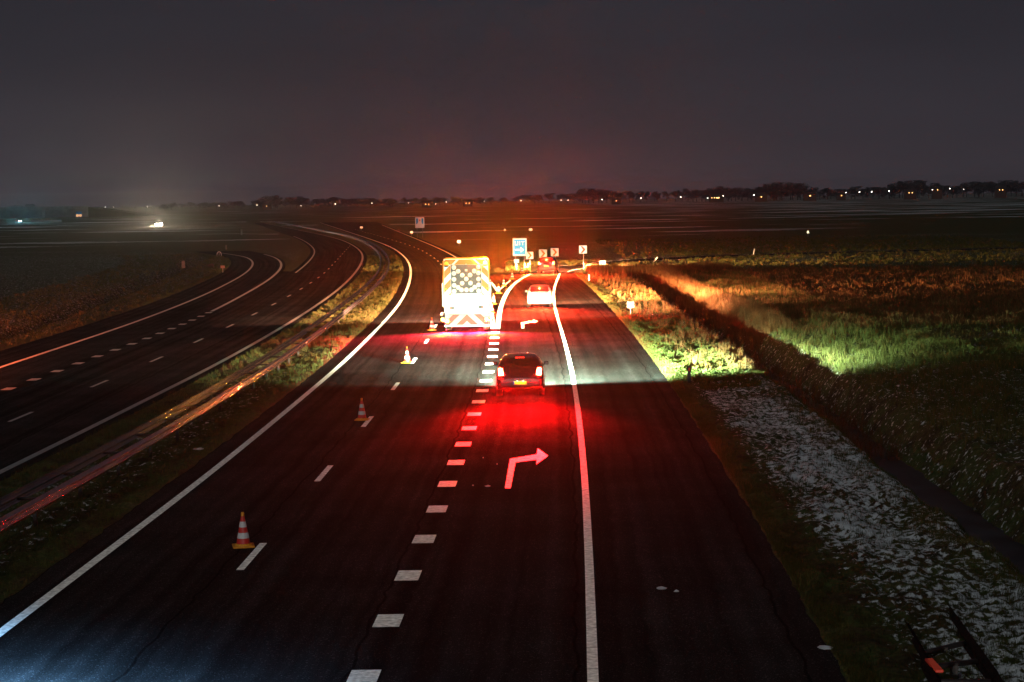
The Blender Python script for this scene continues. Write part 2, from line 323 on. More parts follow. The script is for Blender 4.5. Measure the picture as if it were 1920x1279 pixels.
DR = Curve(track([(1112, 1279), (1109, 1180), (1105, 1050), (1101, 960), (1095, 870), (1089, 800), (1079, 725), (1070, 680), (1058, 635), (1048, 605), (1038, 575), (1035, 553), (1038, 535), (1049, 515)]))
ER = Curve(track([(1590, 1279), (1500, 1120), (1420, 975), (1333, 830), (1250, 710), (1210, 655), (1165, 597), (1120, 552), (1095, 528), (1076, 512)]))
LL = Curve(track([(933, 617), (935, 590), (939, 562), (952, 537), (975, 520), (1003, 508), (1043, 497.6)]))        # left line of the slip road
ML = Curve(track([(924.5, 617), (921, 592), (919, 565), (915, 545), (907, 527), (893, 507), (868, 487), (830, 466), (790, 452)]))  # right line of the main road
CREST = Curve(np.array([(9.6, 20), (9.7, 35), (9.75, 45), (10.1, 60), (10.25, 84), (10.4, 110), (10.7, 165)], float))
FARB = Curve(np.array([(13.2, 20), (13.5, 50), (13.7, 71), (13.9, 102), (14.0, 174)], float))
LD = Curve(track([(0, 625), (200, 560), (330, 511), (385, 480)]))
KERB = lambda y: O1(y)-2.7                                    # outer edge of the left hand road

# ---------------------------------------------------------------- ground
XR0 = np.array([7.0, 8.2, 10.5, 15, 25, 40, 70, 110]); YR_LO = np.array([188, 196, 205, 216, 227, 235, 241, 245]); YR_HI = np.array([207, 215, 222, 229, 237, 243, 249, 253])
def ramp_lo(x): return np.interp(x, XR0, YR_LO)
def ramp_hi(x): return np.interp(x, XR0, YR_HI)
def on_road(x, y):
    """signed: >0 well inside some carriageway (metres)"""
    main_r = np.where(y < 119, ER(y), np.where(y < 189, ER(y), ML(y)+.9))
    a = np.minimum(x-(L1(y)-.75), main_r-x)
    a = np.minimum(a, np.where(y < 720, 99, -99))
    b = np.minimum(x-np.where(y < 205, KERB(y), np.where(y < 260, G1(y)-.6, G1(y)-.6)), (R1(y)+.55)-x)
    c = np.where(y < 300, np.minimum(x-KERB(y), (B1(y)+.5)-x), -99)
    d = np.where((x > 2) & (y > 184), np.minimum(y-ramp_lo(x), ramp_hi(x)-y), -99)
    d2 = np.where((y > 170) & (y < 215), np.minimum(x-(LL(y)-.4), ER(np.minimum(y, 190))+.0-x), -99)
    return np.maximum(np.maximum(np.maximum(a, b), np.maximum(c, d)), d2)
def height(x, y):
    h = np.zeros_like(x)
    r = on_road(x, y)
    off = sstep(.05, -.5, r)
    rough = (vnoise(x*3.1, y*2.0, 1)-.5)*.17+(vnoise(x*9, y*6, 2)-.5)*.09+(vnoise(x*.7, y*.5, 3)-.5)*.16
    near = np.clip(220/np.maximum(y, 1)-.3, .25, 1)
    h += off*(rough*near+.02)
    h -= sstep(-.02, .12, r)*.06
    # ditch beside the verge
    c0, c1 = CREST(y)-.1, FARB(y)+.1; end = sstep(184, 172, y)
    w = sstep(c0, c0+1.5, x)*sstep(c1, c1-1.5, x)
    h -= 1.45*w*end
    h += .03*np.exp(-((x-(CREST(y)-.5))/.8)**2)*end
    h += .22*sstep(FARB(y), FARB(y)+4, x)*sstep(0, -3, r)*sstep(182, 176, y)
    # ditch left of the left hand road
    dl = (x-LD(y)); h -= .9*np.exp(-(dl/1.1)**2)*sstep(300, 240, y)*sstep(60, 80, y)
    # median hollow
    med = np.clip(np.minimum(x-(R1(y)+.6), (L1(y)-.8)-x), 0, 3); h -= .07*med
    # faint waves in the meadows
    h += sstep(0, -25, r)*((vnoise(x*.02, y*.02, 4)-.5)*.5)
    return h
ys = [-60., -30., -10., 5., 15., 22.]; q = 24.0
while q < 3000: ys.append(q); q += max(.06, q*q*1.5/13950)
ys += [3400., 4200., 6000., 9000.]; ys = np.array(ys)
us = np.concatenate([-np.array([3, 1.5, .9, .6, .45, .36, .33, .31]), np.linspace(-.30, .30, 470), np.array([.31, .33, .36, .45, .6, .9, 1.5, 3])])
GX = us[None, :]*np.maximum(ys, 20)[:, None]; GY = np.repeat(ys[:, None], len(us), 1)
GZ = height(GX, GY)
ny, nx_ = GX.shape; idx = np.arange(ny*nx_).reshape(ny, nx_)
FQ = np.stack([idx[:-1, :-1], idx[:-1, 1:], idx[1:, 1:], idx[1:, :-1]], -1).reshape(-1, 4)
sn = np.full(GX.shape, .40)
cover = vnoise(GX*.55, GY*.3, 9)
verge = sstep(6.0, 7.7, GX)*sstep(11.6, 10.4, GX)*(sstep(92, 66, GY))
sn = np.maximum(sn, .40+.165*verge*(.27+.90*cover)*(1-.35*sstep(45, 80, GY)))
bank = sstep(FARB(GY)-.3, FARB(GY)+.6, GX)*sstep(FARB(GY)+3.2, FARB(GY)+1.2, GX)*sstep(84, 70, GY)*sstep(30, 50, GY)
sn = np.maximum(sn, .40+.03*bank*vnoise(GX*.5, GY*.2, 18)*2)
sn = np.maximum(sn, (.335+.11*vnoise(GX*.12, GY*.07, 17))*sstep(14.5, 16, GX)*(GY < 260))
sn = np.maximum(sn, np.where(GX < R1(GY), .415, 0)*sstep(60, 90, GY)*(GX < KERB(GY)-3))
sn = np.maximum(sn, np.where(GY > 420, +.385+.085*sstep(-20, 150, GX)*sstep(420, 700, GY), 0))
sn -= .3*sstep(-1.2, 0, on_road(GX, GY))
FARF = sstep(250, 420, GY)
me = mesh_np('ground', np.stack([GX, GY, GZ], -1).reshape(-1, 3), FQ, [M['ground']], smooth=True, attrs={'snow': sn.ravel(), 'far': FARF.ravel()})
tag(link('ground', me), kind='structure')

# ---------------------------------------------------------------- carriageways
def ribbon(name, ya, yb, fa, fb, z, n=260, m=14, geo=True, material=None):
    Y = np.linspace(ya, yb, n) if not geo else ya*(yb/ya)**np.linspace(0, 1, n)
    A, B = np.broadcast_to(fa(Y), Y.shape), np.broadcast_to(fb(Y), Y.shape); t = np.linspace(0, 1, m)
    X = A[:, None]*(1-t)+B[:, None]*t; YY = np.repeat(Y[:, None], m, 1); V = np.stack([X, YY, np.full(X.shape, z)], -1).reshape(-1, 3)
    i = np.arange(n*m).reshape(n, m); Fq = np.stack([i[:-1, :-1], i[:-1, 1:], i[1:, 1:], i[1:, :-1]], -1).reshape(-1, 4)
    me = mesh_np(name, V, Fq, [material or M['asphalt']], smooth=True, attrs={'across': (X-A[:, None]).ravel(), 'along': YY.ravel()})
    return tag(link(name, me), kind='structure')
def edge_wob(f, amp=.06, s=5):
    return lambda y: f(y)+amp*(vnoise(np.asarray(y, float)*1.7+s, np.zeros_like(np.asarray(y, float))+s, s)-.5)*2
ribbon('main_carriageway', 10, 189.5, edge_wob(lambda y: L1(y)-.75), edge_wob(lambda y: ER(y)), .0)
ribbon('main_carriageway', 189.5, 720, lambda y: L1(y)-.75, lambda y: ML(y)+.9, .0)
ribbon('left_carriageway', 20, 205, edge_wob(lambda y: KERB(y)), edge_wob(lambda y: R1(y)+.55), .0)
ribbon('left_carriageway', 205, 720, lambda y: G1(y)-.6, lambda y: R1(y)+.55, .0)
ribbon('entry_slip_road', 205.0, 298, lambda y: KERB(y), lambda y: np.minimum(B1(y)+.5, G1(y)-.61), .0, n=90)
# exit slip road: a band turning away to the right
def ramp_mesh():
    a = np.array([(4.4, 189.6), (4.6, 200), (6.0, 208), (8.2, 215), (10.5, 222), (15, 229), (25, 237), (40, 243), (70, 249), (110, 253)])
    b = np.array([(ER.f(189.5), 189.6), (6.5, 192), (7.3, 195.5), (8.8, 199), (11, 206), (15.5, 216), (25.5, 227), (40.5, 235), (70.5, 241), (110.5, 245)])
    a[0, 0] = LL.f(189.6)-.4; a[1, 0] = LL.f(200)-.4; a[2, 0] = LL.f(208)-.3
    t = np.linspace(0, 9, 90); ax = np.stack([np.interp(t, range(10), a[:, k]) for k in (0, 1)], -1); bx = np.stack([np.interp(t, range(10), b[:, k]) for k in (0, 1)], -1)
    for _ in range(6): ax[1:-1] = (ax[:-2]+ax[1:-1]*2+ax[2:])/4; bx[1:-1] = (bx[:-2]+bx[1:-1]*2+bx[2:])/4
    return ax, bx
RA, RB = ramp_mesh(); m_ = 9; tt = np.linspace(0, 1, m_)
V = RA[:, None, :]*(1-tt[None, :, None])+RB[:, None, :]*tt[None, :, None]; n_ = len(RA)
V3 = np.concatenate([V, np.full((n_, m_, 1), .004)], -1).reshape(-1, 3); i_ = np.arange(n_*m_).reshape(n_, m_)
Fq = np.stack([i_[:-1, :-1], i_[:-1, 1:], i_[1:, 1:], i_[1:, :-1]], -1).reshape(-1, 4)
ln = np.linalg.norm(RA-RB, axis=1)
me = mesh_np('exit_slip_road', V3, Fq, [M['asphalt']], attrs={'across': (ln[:, None]*tt).ravel(), 'along': np.repeat(np.arange(n_)*1.5, m_)})
tag(link('exit_slip_road', me), kind='structure')

# ---------------------------------------------------------------- painted markings
mk = MB(); ZM = .006
def quad(p):
    mk.add([(x, y, ZM) for x, y in p], [tuple(range(len(p)))])
def line(fx, ya, yb, w=.2, gap=None, seg=1.4):
    Y = ya
    while Y < yb-1e-6:
        Y2 = min(Y+max(seg, Y*.012), yb); x0, x1 = fx(Y), fx(Y2); w0 = w if not callable(w) else w(Y)
        w1 = w if not callable(w) else w(Y2)
        g = gap or 0
        quad([(x0-w0/2, Y+g), (x0+w0/2, Y+g), (x1+w1/2, Y2), (x1-w1/2, Y2)]); Y = Y2
line(L1.f, 20, 700, .21)
# the tape on the right is laid in short joined lengths
line(DR.f, 25, 187, .175, gap=.018)
line(LL.f, G(933, 617)[1], 187, .3)
line(ML.f, G(924.5, 617)[1], 188, .3); line(ML.f, 188, 600, .2)
pA = V3.reshape(n_, m_, 3)
for j, w in ((1, .16), (m_-2, .2)):
    for i in range(2, n_-1):
        a, b = Vector(pA[i, j][:2]), Vector(pA[i+1, j][:2]); t = (b-a); nrm = Vector((-t.y, t.x)).normalized()*w/2
        mk.add([(*(p+s*nrm), .012) for p, s in ((a, 1), (b, 1), (b, -1), (a, -1))], [(0, 1, 2, 3)])
y0 = G(471, 1069)[1]
for k in range(-1, 40):
    Y = y0+12*k; quad([(DM.f(Y)-.08, Y), (DM.f(Y)+.08, Y), (DM.f(Y+3)+.08, Y+3), (DM.f(Y+3)-.08, Y+3)]) if Y < 190 else quad([(L1.f(Y)+3.6, Y), (L1.f(Y)+3.76, Y), (L1.f(Y+3)+3.76, Y+3), (L1.f(Y+3)+3.6, Y+3)])
yb0 = G(728, 1176)[1]
for k in range(-1, 20):
    Y = yb0+4*k-.0
    if Y < 108: quad([(BL.f(Y)-.235, Y), (BL.f(Y)+.235, Y), (BL.f(Y+1)+.235, Y+1), (BL.f(Y+1)-.235, Y+1)])
mk_right = mk; mk = MB(); line(R1.f, 25, 700, .24); line(O1.f, 60, 290, .24); line(B1.f, G(399, 584)[1], 275, .26); line(G1.f, 200, 420, .2)
y0 = G(187.4, 719.5)[1]-1.5
for k in range(-3, 22):
    Y = y0+12*k; quad([(M1.f(Y)-.075, Y), (M1.f(Y)+.075, Y), (M1.f(Y+3)+.075, Y+3), (M1.f(Y+3)-.075, Y+3)])
y0 = G(147, 681.5)[1]-.5; yend = G(399, 584)[1]
for k in range(-8, 40):
    Y = y0+4*k
    if Y < yend-2: quad([(B1.f(Y)-.22, Y), (B1.f(Y)+.22, Y), (B1.f(Y+1)+.22, Y+1), (B1.f(Y+1)-.22, Y+1)])
tag(mk.build('road_marking', M['dull_paint'], fix=False), kind='structure'); mk = mk_right
def poly_px(pts): quad([G(x, y)[:2] for x, y in pts])
# turn arrows on the exit lane
poly_px([(946.6, 915.8), (957.5, 915.8), (966.5, 867.8), (956.4, 861)]); 
poly_px([(956.4, 860.8), (966.6, 867.6), (1006.5, 862), (1008, 852)])
poly_px([(1005.5, 871), (1028, 855), (1008, 841)])
poly_px([(978, 616), (983.4, 616), (982.6, 607.4), (976.5, 604.8)]); poly_px([(976.5, 604.7), (982.6, 607.3), (1000.6, 604), (1000.4, 601.8)])
poly_px([(1001.3, 606), (1009, 602.6), (1000, 599.6)])
# chevron of the gore
poly_px([(916, 525), (919, 524.5), (934.5, 544), (931.5, 547)]); poly_px([(931.5, 547), (934.6, 546.6), (958, 526), (956, 525)])
o = mk.build('road_marking', M['paint'], fix=False); tag(o, kind='structure')
# ---------------------------------------------------------------- water in the ditch
Yw = np.linspace(22, 182, 60); wl = np.stack([np.concatenate([CREST(Yw)+.6, FARB(Yw)-.6]), np.concatenate([Yw, Yw]), np.full(120, -1.22)], -1)
iw = np.arange(60); me = mesh_np('water', wl, np.stack([iw[:-1], iw[:-1]+60, iw[1:]+60, iw[1:]], -1), [noisy(mat('ditch_water', (.006, .006, .006), .35, spec=.2), (.05, .05, .055), .9, .4, .1)])
tag(link('water', me), kind='structure')
# ---------------------------------------------------------------- lamps of vehicles
def beam(parent, loc, col, power, wide=.12, glare=.03, tilt=0.0, yaw=0.0, back=False, radius=.06, narrow=24, floor=.2, hot=.25, up=False, side=.55, elw=.16, edge=.10, fl=(-.12, -.02), left=1.0, cr=(-.004, .075)):
    l = bpy.data.lights.new('lamp_beam', 'POINT'); l.energy = power; l.color = col; l.shadow_soft_size = radius; l.use_nodes = True  # serves headlights, rear lamp pools and the added halo beams
    nt = l.node_tree; L = nt.links; em = [n for n in nt.nodes if n.type == 'EMISSION'][0]
    tc = nt.nodes.new('ShaderNodeTexCoord'); s = nt.nodes.new('ShaderNodeSeparateXYZ'); L.new(tc.outputs['Normal'], s.inputs[0])
    def math_(op, a, b=None, c=None):
        n = nt.nodes.new('ShaderNodeMath'); n.operation = op
        for i, q in enumerate((a, b, c)):
            if q is None: continue
            if isinstance(q, (int, float)): n.inputs[i].default_value = q
            else: L.new(q, n.inputs[i])
        return n.outputs[0]
    def mrange(v, a, b, c, d):
        n = nt.nodes.new('ShaderNodeMapRange'); n.interpolation_type = 'SMOOTHSTEP'
        for i, q in enumerate((a, b, c, d)): n.inputs[i+1].default_value = q
        L.new(v, n.inputs[0]); return n.outputs[0]
    dy, dz = s.outputs[1], s.outputs[2]
    flood = math_('MULTIPLY', mrange(dy, 0, .5, wide*side, wide), mrange(dz, fl[0], fl[1], 1, floor))
    az = math_('ADD', flood, math_('MULTIPLY', math_('POWER', math_('MAXIMUM', dy, 0.0), float(narrow)), hot))
    az = math_('MULTIPLY', az, mrange(dy, -.01, edge, 0, 1))
    if left < 1: az = math_('MULTIPLY', az, mrange(s.outputs[0], -.85, .05, left, 1))
    el = math_('DIVIDE', 1.0, math_('ADD', 1.0, math_('POWER', math_('DIVIDE', dz, elw), 2.0)))
    cut = mrange(dz, -.03, .03, 0, 1) if up else mrange(dz, cr[0], cr[1], 1, glare)
    L.new(math_('MULTIPLY', az, math_('MULTIPLY', el, cut)), em.inputs['Strength'])
    o = bpy.data.objects.new('lamp_beam', l); COL.objects.link(o); o.parent = parent; o.location = loc; o.rotation_euler = (tilt, 0, yaw+(PI if back else 0)); return o
def rear_light(parent, loc, col, power, sx=.2, sz=.2, spread=160, tilt=.10):
    """light leaving a tail lamp backwards (towards -y)"""
    l = bpy.data.lights.new('tail_light_glow', 'AREA'); l.shape = 'RECTANGLE'; l.size = sx; l.size_y = sz; l.energy = power; l.color = col; l.spread = math.radians(spread)
    o = bpy.data.objects.new('tail_light_glow', l); COL.objects.link(o); o.parent = parent; o.location = loc; o.rotation_euler = (PI/2, 0, PI)
    o.rotation_euler = Vector((0, -1, -tilt)).to_track_quat('-Z', 'Y').to_euler(); return o
def pool(parent, loc, col, power, narrow=6, cr=(-.10, -.012)):
    return beam(parent, loc, col, power, back=True, wide=0, hot=1, narrow=narrow, elw=9, cr=cr, glare=0, edge=.02)
def point(parent, loc, col, power, r=.08):
    l = bpy.data.lights.new('lamp_glow', 'POINT'); l.energy = power; l.color = col; l.shadow_soft_size = r
    o = bpy.data.objects.new('lamp_glow', l); COL.objects.link(o); o.parent = parent; o.location = loc; return o
# ---------------------------------------------------------------- cars
def catmull(P, k):
    P = np.asarray(P, float); n = len(P); Q = np.concatenate([2*P[:1]-P[1:2], P, 2*P[-1:]-P[-2:-1]]); out = []
    for i in range(n-1):
        p0, p1, p2, p3 = Q[i], Q[i+1], Q[i+2], Q[i+3]
        for j in range(k):
            t = j/k; out.append(.5*(2*p1+(p2-p0)*t+(2*p0-5*p1+4*p2-p3)*t*t+(3*p1-p0-3*p2+p3)*t**3))
    out.append(P[-1]); return np.array(out)
def make_car(kind, loc, rz, label, paint, lamps, wide=1.76, long_=4.1, high=1.46, name='car'):
    t = empty(name, loc, rz, label, 'car'); w = wide/2; hs = high/1.46; ls = long_/4.1
    # station: y, z floor, z belt, z roof, half width low, half width belt, half width roof
    if kind == 'hatch':
        ST = [(0, .42, .60, .66, .80, .80, .72), (.04, .30, .70, .84, .93, .95, .80), (.12, .25, .88, 1.00, .98, .96, .76), (.34, .22, .93, 1.27, 1, .97, .70), (.60, .20, .95, 1.41, 1, .98, .67),
              (1.3, .19, .94, 1.46, 1, 1, .67), (2.1, .19, .93, 1.44, 1, 1, .66), (2.6, .19, .92, 1.36, 1, .99, .66), (3.1, .20, .91, 1.03, 1, .98, .78), (3.6, .22, .84, .90, 1, .94, .78), (3.95, .26, .68, .76, .92, .88, .70), (4.1, .40, .55, .60, .74, .72, .60)]
    else:
        ST = [(0, .45, .66, .72, .80, .80, .74), (.03, .32, .80, .95, .94, .96, .84), (.10, .28, .95, 1.10, .99, .97, .80), (.28, .26, .98, 1.33, 1, .98, .74), (.45, .25, .99, 1.43, 1, .98, .70),
              (1.3, .24, .98, 1.46, 1, 1, .70), (2.1, .24, .97, 1.45, 1, 1, .69), (2.6, .24, .96, 1.38, 1, .99, .69), (3.05, .24, .95, 1.10, 1, .98, .80), (3.6, .25, .90, .97, 1, .95, .80), (3.95, .30, .74, .84, .92, .9, .74), (4.1, .42, .58, .64, .76, .74, .62)]
    rows = []
    for y, zf, zb, zr, a, b, c in ST:
        zf, zb, zr = zf*hs, zb*hs, zr*hs; a, b, c = a*w, b*w, c*w; mz = zf+(zb-zf)*.55
        rows.append([(0, y*ls, zf), (a*.86, y*ls, zf), (a*.97, y*ls, zf+.09), (a, y*ls, mz), (b, y*ls, zb), (b*.55+c*.45, y*ls, zb*.45+zr*.55), (c*1.02, y*ls, zr-.05*hs), (c*.72, y*ls, zr-.005), (0, y*ls, zr+.015)])
    k = 4; g = np.array([catmull(r, k) for r in rows]); g = np.stack([catmull(g[:, j], k) for j in range(g.shape[1])], 1)
    full = np.concatenate([g, g[:, -2:0:-1]*np.array([-1, 1, 1])], 1); nu, nv = full.shape[:2]
    vs = full.reshape(-1, 3); i = np.arange(nu*nv).reshape(nu, nv); jn = np.roll(i, -1, 1)
    Fq = np.stack([i[:-1], jn[:-1], jn[1:], i[1:]], -1).reshape(-1, 4)
    m = MB(); m.add([tuple(p) for p in vs], [tuple(q) for q in Fq.tolist()], True)
    m.f += [tuple(i[0].tolist()), tuple(i[-1][::-1].tolist())]; m.sm += [False, False]
    body = m.build('body', paint, t)
    def patch(nm, u0, u1, v0, v1, off, mt, both=True):
        q = MB()
        for sgn in ((1, -1) if both else (1,)):
            P = g[u0:u1+1, v0:v1+1] if both else full[u0:u1+1, v0:v1+1]
            du = np.gradient(P, axis=0); dv = np.gradient(P, axis=1); nn = np.cross(du, dv); nn /= np.linalg.norm(nn, axis=-1, keepdims=True)+1e-9
            cen = np.array([0, P[..., 1].mean(), .6*hs]); s_ = np.sign((nn*(P-cen)).sum(-1).mean()); Q = P+nn*s_*off
            Q = Q*np.array([sgn, 1, 1]); a_, b_ = Q.shape[:2]; ii = np.arange(a_*b_).reshape(a_, b_)
            q.add([tuple(p) for p in Q.reshape(-1, 3)], [tuple(x) for x in np.stack([ii[:-1, :-1], ii[:-1, 1:], ii[1:, 1:], ii[1:, :-1]], -1).reshape(-1, 4).tolist()], True)
        return q.build(nm, mt, t)
    c0 = 7*k  # v index where the roof patch starts
    patch('rear_window', 2*k+2 if kind == 'hatch' else 2*k-1, 4*k-1, 6*k+1, nv-6*k-1, .006, M['glass'] if kind == 'hatch' else M['redlit'], both=False)
    patch('windscreen', 7*k+1, 8*k-1, 6*k+1, nv-6*k-1, .006, M['glass'], both=False)
    for s, nm in ((1, 'side_window'), (1, 'side_window')): pass
    def side(sgn):
        P = g[4*k:7*k+2, 4*k+1:6*k]*np.array([sgn, 1, 1]); P = P+np.array([sgn*.006, 0, 0]); a_, b_ = P.shape[:2]; ii = np.arange(a_*b_).reshape(a_, b_)
        MB().add([tuple(p) for p in P.reshape(-1, 3)], [tuple(x) for x in np.stack([ii[:-1, :-1], ii[:-1, 1:], ii[1:, 1:], ii[1:, :-1]], -1).reshape(-1, 4).tolist()], True).build('side_window', M['glass'], t)
    side(1); side(-1)
    for sx in (1, -1):
        for yy in (.78*ls, 3.32*ls):
            Mx = Matrix.Translation((sx*(w-.10), yy, .315)) @ Matrix.Rotation(PI/2, 4, 'Y')
            MB().lathe([(.0, -.112), (.30, -.112), (.39, -.108), (.39, .108), (.30, .112), (0, .112)], 22, Mx).build('wheel_arch', M['black'], t)
            wl = MB().lathe([(.19, -.115), (.30, -.12), (.315, -.10), (.315, .10), (.30, .12), (.19, .115)], 24, Mx).build('wheel', M['rubber'], t)
            rm = MB().lathe([(0, .10), (.05, .118), (.06, .10), (.17, .105), (.195, .119), (.195, -.119), (.17, -.105), (.06, -.10), (.05, -.118), (0, -.10)], 20, Mx)
            rm.build('rim', M['alu'], wl)
        mir = MB().box(sx*(w+.09)-.09, sx*(w+.09)+.09, 2.72*ls, 2.82*ls, .93*hs, 1.07*hs, .03); mir.tube([(sx*(w-.06), 2.72*ls, .93*hs), (sx*(w+.04), 2.76*ls, .97*hs)], .02, 6); mir.build('mirror', paint if kind != 'suv' else M['black'], t)
        hs_ = lamps.get('hs', .14); hl = MB().box(sx*(w*.62)-hs_, sx*(w*.62)+hs_, 3.9*ls, 4.06*ls, .67-hs_*.6, .67+hs_*.6, .04).build('headlight', lamps.get('head', M['headlight']), t)
    # rear details
    zt = lamps.get('z', .93)
    for sx in (1, -1):
        x0 = sx*w*.79; z0, z1 = zt-.17, zt+.17
        p = [(x0-sx*.125, z0+.02), (x0+sx*.10, z0), (x0+sx*.115, z1-.05), (x0+sx*.06, z1), (x0-sx*.07, z1-.03)]
        lens = MB().prism(p if sx > 0 else p[::-1], -.035, .16).build('tail_light', M['tail_rim'], t)
        cx, cz = sum(q[0] for q in p)/5, sum(q[1] for q in p)/5; pin = [(cx+(x-cx)*.82, cz+(z-cz)*.86) for x, z in p]
        MB().prism(pin, -.042, -.034).build('bulb', lamps.get('core', M['tail_core']), lens)
        pool(t, (x0, -.20, zt), lamps['col'], lamps['power'], lamps.get('narrow', 7), lamps.get('cr', (-.11, -.02)))
        rear_light(t, (x0, -.06, zt), lamps['col'], lamps.get('glow', 110), .16, .2, 120, .6)
    MB().box(-w*.80, w*.80, -.025, .05, .40, .56, .02).build('bumper', M['black'] if kind != 'white' else paint, t)
    pl = MB().box(-.26, .26, -.046, -.03, lamps.get('plate_z', .60), lamps.get('plate_z', .60)+.125, .004).build('licence_plate', M['plate'], t)
    MB().box(-.259, -.215, -.0485, -.0455, lamps.get('plate_z', .60)+.003, lamps.get('plate_z', .60)+.122).build('country_band', M['plate_blue'], pl)
    for sx in (-.11, .11):
        point(t, (sx, -.075, lamps.get('plate_z', .60)+.155), (1, .95, .85), lamps.get('plate', 1.5), .012)
    if lamps.get('win'): point(t, (0, .12*ls, 1.42*hs), (1, .05, .01), lamps['win'], .03)  # added red point lamp outside the glass, reddens the rear window
    for sx in (1, -1): point(t, (sx*w*.68, -.16, zt-.02), (1, .01, .01), lamps.get('body', 10), .03)  # added red point lamps, only to light the bodywork round the tail lights
    MB().box(-.22, .22, -.10, .02, lamps.get('plate_z', .60)+.165, lamps.get('plate_z', .60)+.19, .008).build('plate_lamp_bar', M['black'], t)
    MB().box(-w*.45, w*.45, .50*ls, .60*ls, 1.40*hs, 1.425*hs, .008).build('roof_spoiler', paint, t)
    bl = MB().box(-.16, .16, .485*ls, .50*ls, 1.385*hs, 1.41*hs).build('brake_light', lamps.get('third', M['tail_rim']), t)
    MB().tube([(.0, .20*ls, 1.06*hs), (.0, .17*ls, 1.045*hs), (-.22, .26*ls, 1.13*hs)], .009, 5).build('wiper', M['black'], t)
    MB().tube([(0, .95*ls, 1.43*hs), (0, .80*ls, 1.62*hs)], .006, 5).build('aerial', M['black'], t)
    return t
M['redlit'] = mat('redlit_glass', (.06, .02, .02), .25, coat=1.0); M['plate'] = mat('yellow_plate', (.85, .55, .01), .4); M['plate_blue'] = mat('plate_blue', (.03, .06, .5), .4)  # first one: rear window glass with the brake lights' red glow in its colour
M['paint_black'] = mat('black_paint', (.010, .010, .011), .22, coat=1.0, spec=.5)
M['paint_white'] = mat('white_paint', (.62, .62, .60), .3, coat=.7)
M['paint_dark'] = mat('dark_red_grey_paint', (.05, .035, .035), .28, coat=.8)
def heading(f, y): return -math.atan((f.f(y+2)-f.f(y-2))/4)
hd = Curve(np.stack([(BL(np.linspace(40, 100, 7))+DR(np.linspace(40, 100, 7)))/2, np.linspace(40, 100, 7)], -1))
p1 = G(975.5, 744); c1 = make_car('hatch', p1, heading(hd, 72), 'small black hatchback with red tail lights, nearest car on the exit lane', M['paint_black'],
    dict(col=(1, .0015, .0025), power=750000, narrow=42, cr=(-.13, -.03), z=.95, plate=5, plate_z=.46), 1.80, 4.0, 1.50)
for sx in (-.62, .62): beam(c1, (sx, 4.10, .70), (.72, 1.0, .68), 360000, wide=.75, glare=.14, floor=1, hot=.25, side=.28, elw=.08, edge=.40, left=.06, cr=(-.034, -.006), tilt=-.004, yaw=.06)
p2 = G(1012, 577); c2 = make_car('white', p2, math.radians(-1.5), 'small white hatchback with blazing brake lights ahead of the black hatchback', M['paint_white'],
    dict(col=(1, .022, .006), power=750000, narrow=12, win=600, body=500, glow=1800, z=.97, plate=5, core=M['brake'], third=M['brake'], plate_z=.66), 1.70, 3.6, 1.50)
for sx in (-.60, .60): beam(c2, (sx, 3.75, .72), (1.0, .40, .17), 560000, wide=.65, glare=.02, floor=1, hot=.0, side=.5, elw=.05, edge=.2, left=.3, cr=(-.022, .004), yaw=-.05)
rear_light(c2, (0, .40, 1.42), (1, .30, .05), 350, .3, .05)
p3 = G(1024.5, 513.5); c3 = make_car('suv', p3, math.radians(-6), 'dark estate car farthest ahead on the exit, below the white chevron boards', M['paint_dark'],
    dict(col=(1, .04, .008), power=600000, narrow=8, win=800, body=900, glow=1800, z=1.05, plate=5, core=M['brake'], third=M['brake'], plate_z=.70), 1.80, 4.2, 1.62)
for sx in (-.64, .64): beam(c3, (sx, 4.35, .74), (1.0, .52, .22), 220000, wide=.75, glare=.012, floor=1, elw=.06, cr=(-.02, .005), hot=0, yaw=-.25)
rear_light(c3, (0, .40, 1.56), (1, .30, .05), 350, .3, .05)

for c_, cc, pw in ((c1, (1, .01, .01), 4000), (c2, (1, .03, .005), 16000), (c3, (1, .02, .004), 36000)):  # added backward beams that draw red halos round the tail lights in the haze
    for sx in (-.66, .66): beam(c_, (sx, -.08, 1.0), cc, pw, back=True, up=True, wide=0, hot=1, narrow=200, radius=.05)
# ---------------------------------------------------------------- lorry with the arrow board
pt = G(876, 621.5); T = empty('arrow_board_lorry', pt, math.radians(1.2), 'white works lorry with a tall red and white chevron arrow board and amber beacons', 'lorry')
PW, PZ0, PZ1 = 1.27, .34, 4.12; YB = -.10
pan = MB().box(-PW, PW, YB, .02, 1.06, PZ1, .03).build('warning_board', M['board_white'], T)
def flat(name, polys, y, m, parent, th=.006):
    q = MB()
    for p in polys: q.prism(p, y-th, y)
    return q.build(name, m, parent)
bz0, bz1, bx = 2.15, 3.78, .86            # the grey lamp field
ys_ = YB-.004
per = .62
top = [p for k in range(-2, 9) for p in stripes(-PW+.03, PW-.03, bz1+.01, PZ1-.05, 1.0, [(bz1-.10+k*per*1.25-.62, bz1-.10+k*per*1.25)])]
sides = []
for k in range(-1, 9):
    o1 = bz1-.10+k*.775-1.0
    for p in stripes(-PW+.03, PW-.03, 2.05, bz1+.008, 1.0, [(o1-.0, o1+.42)]):
        q1 = clip(p, 1, 0, -bx-.015); q2 = clip(p, -1, 0, -bx-.015)
        sides += [q for q in (q1, q2) if len(q) > 2]
flat('orange_chevrons', top+sides, ys_, M['board_orange'], pan)
field = MB().box(-bx, bx, YB-.03, YB-.004, bz0, bz1, .01).build('lamp_field', M['grey_board'], pan)
lampm = retro('lamp_lens', (.9, .95, .9), rough=.4, gain=.05, base=(.75, .76, .70), dirt=.05)
LP = []
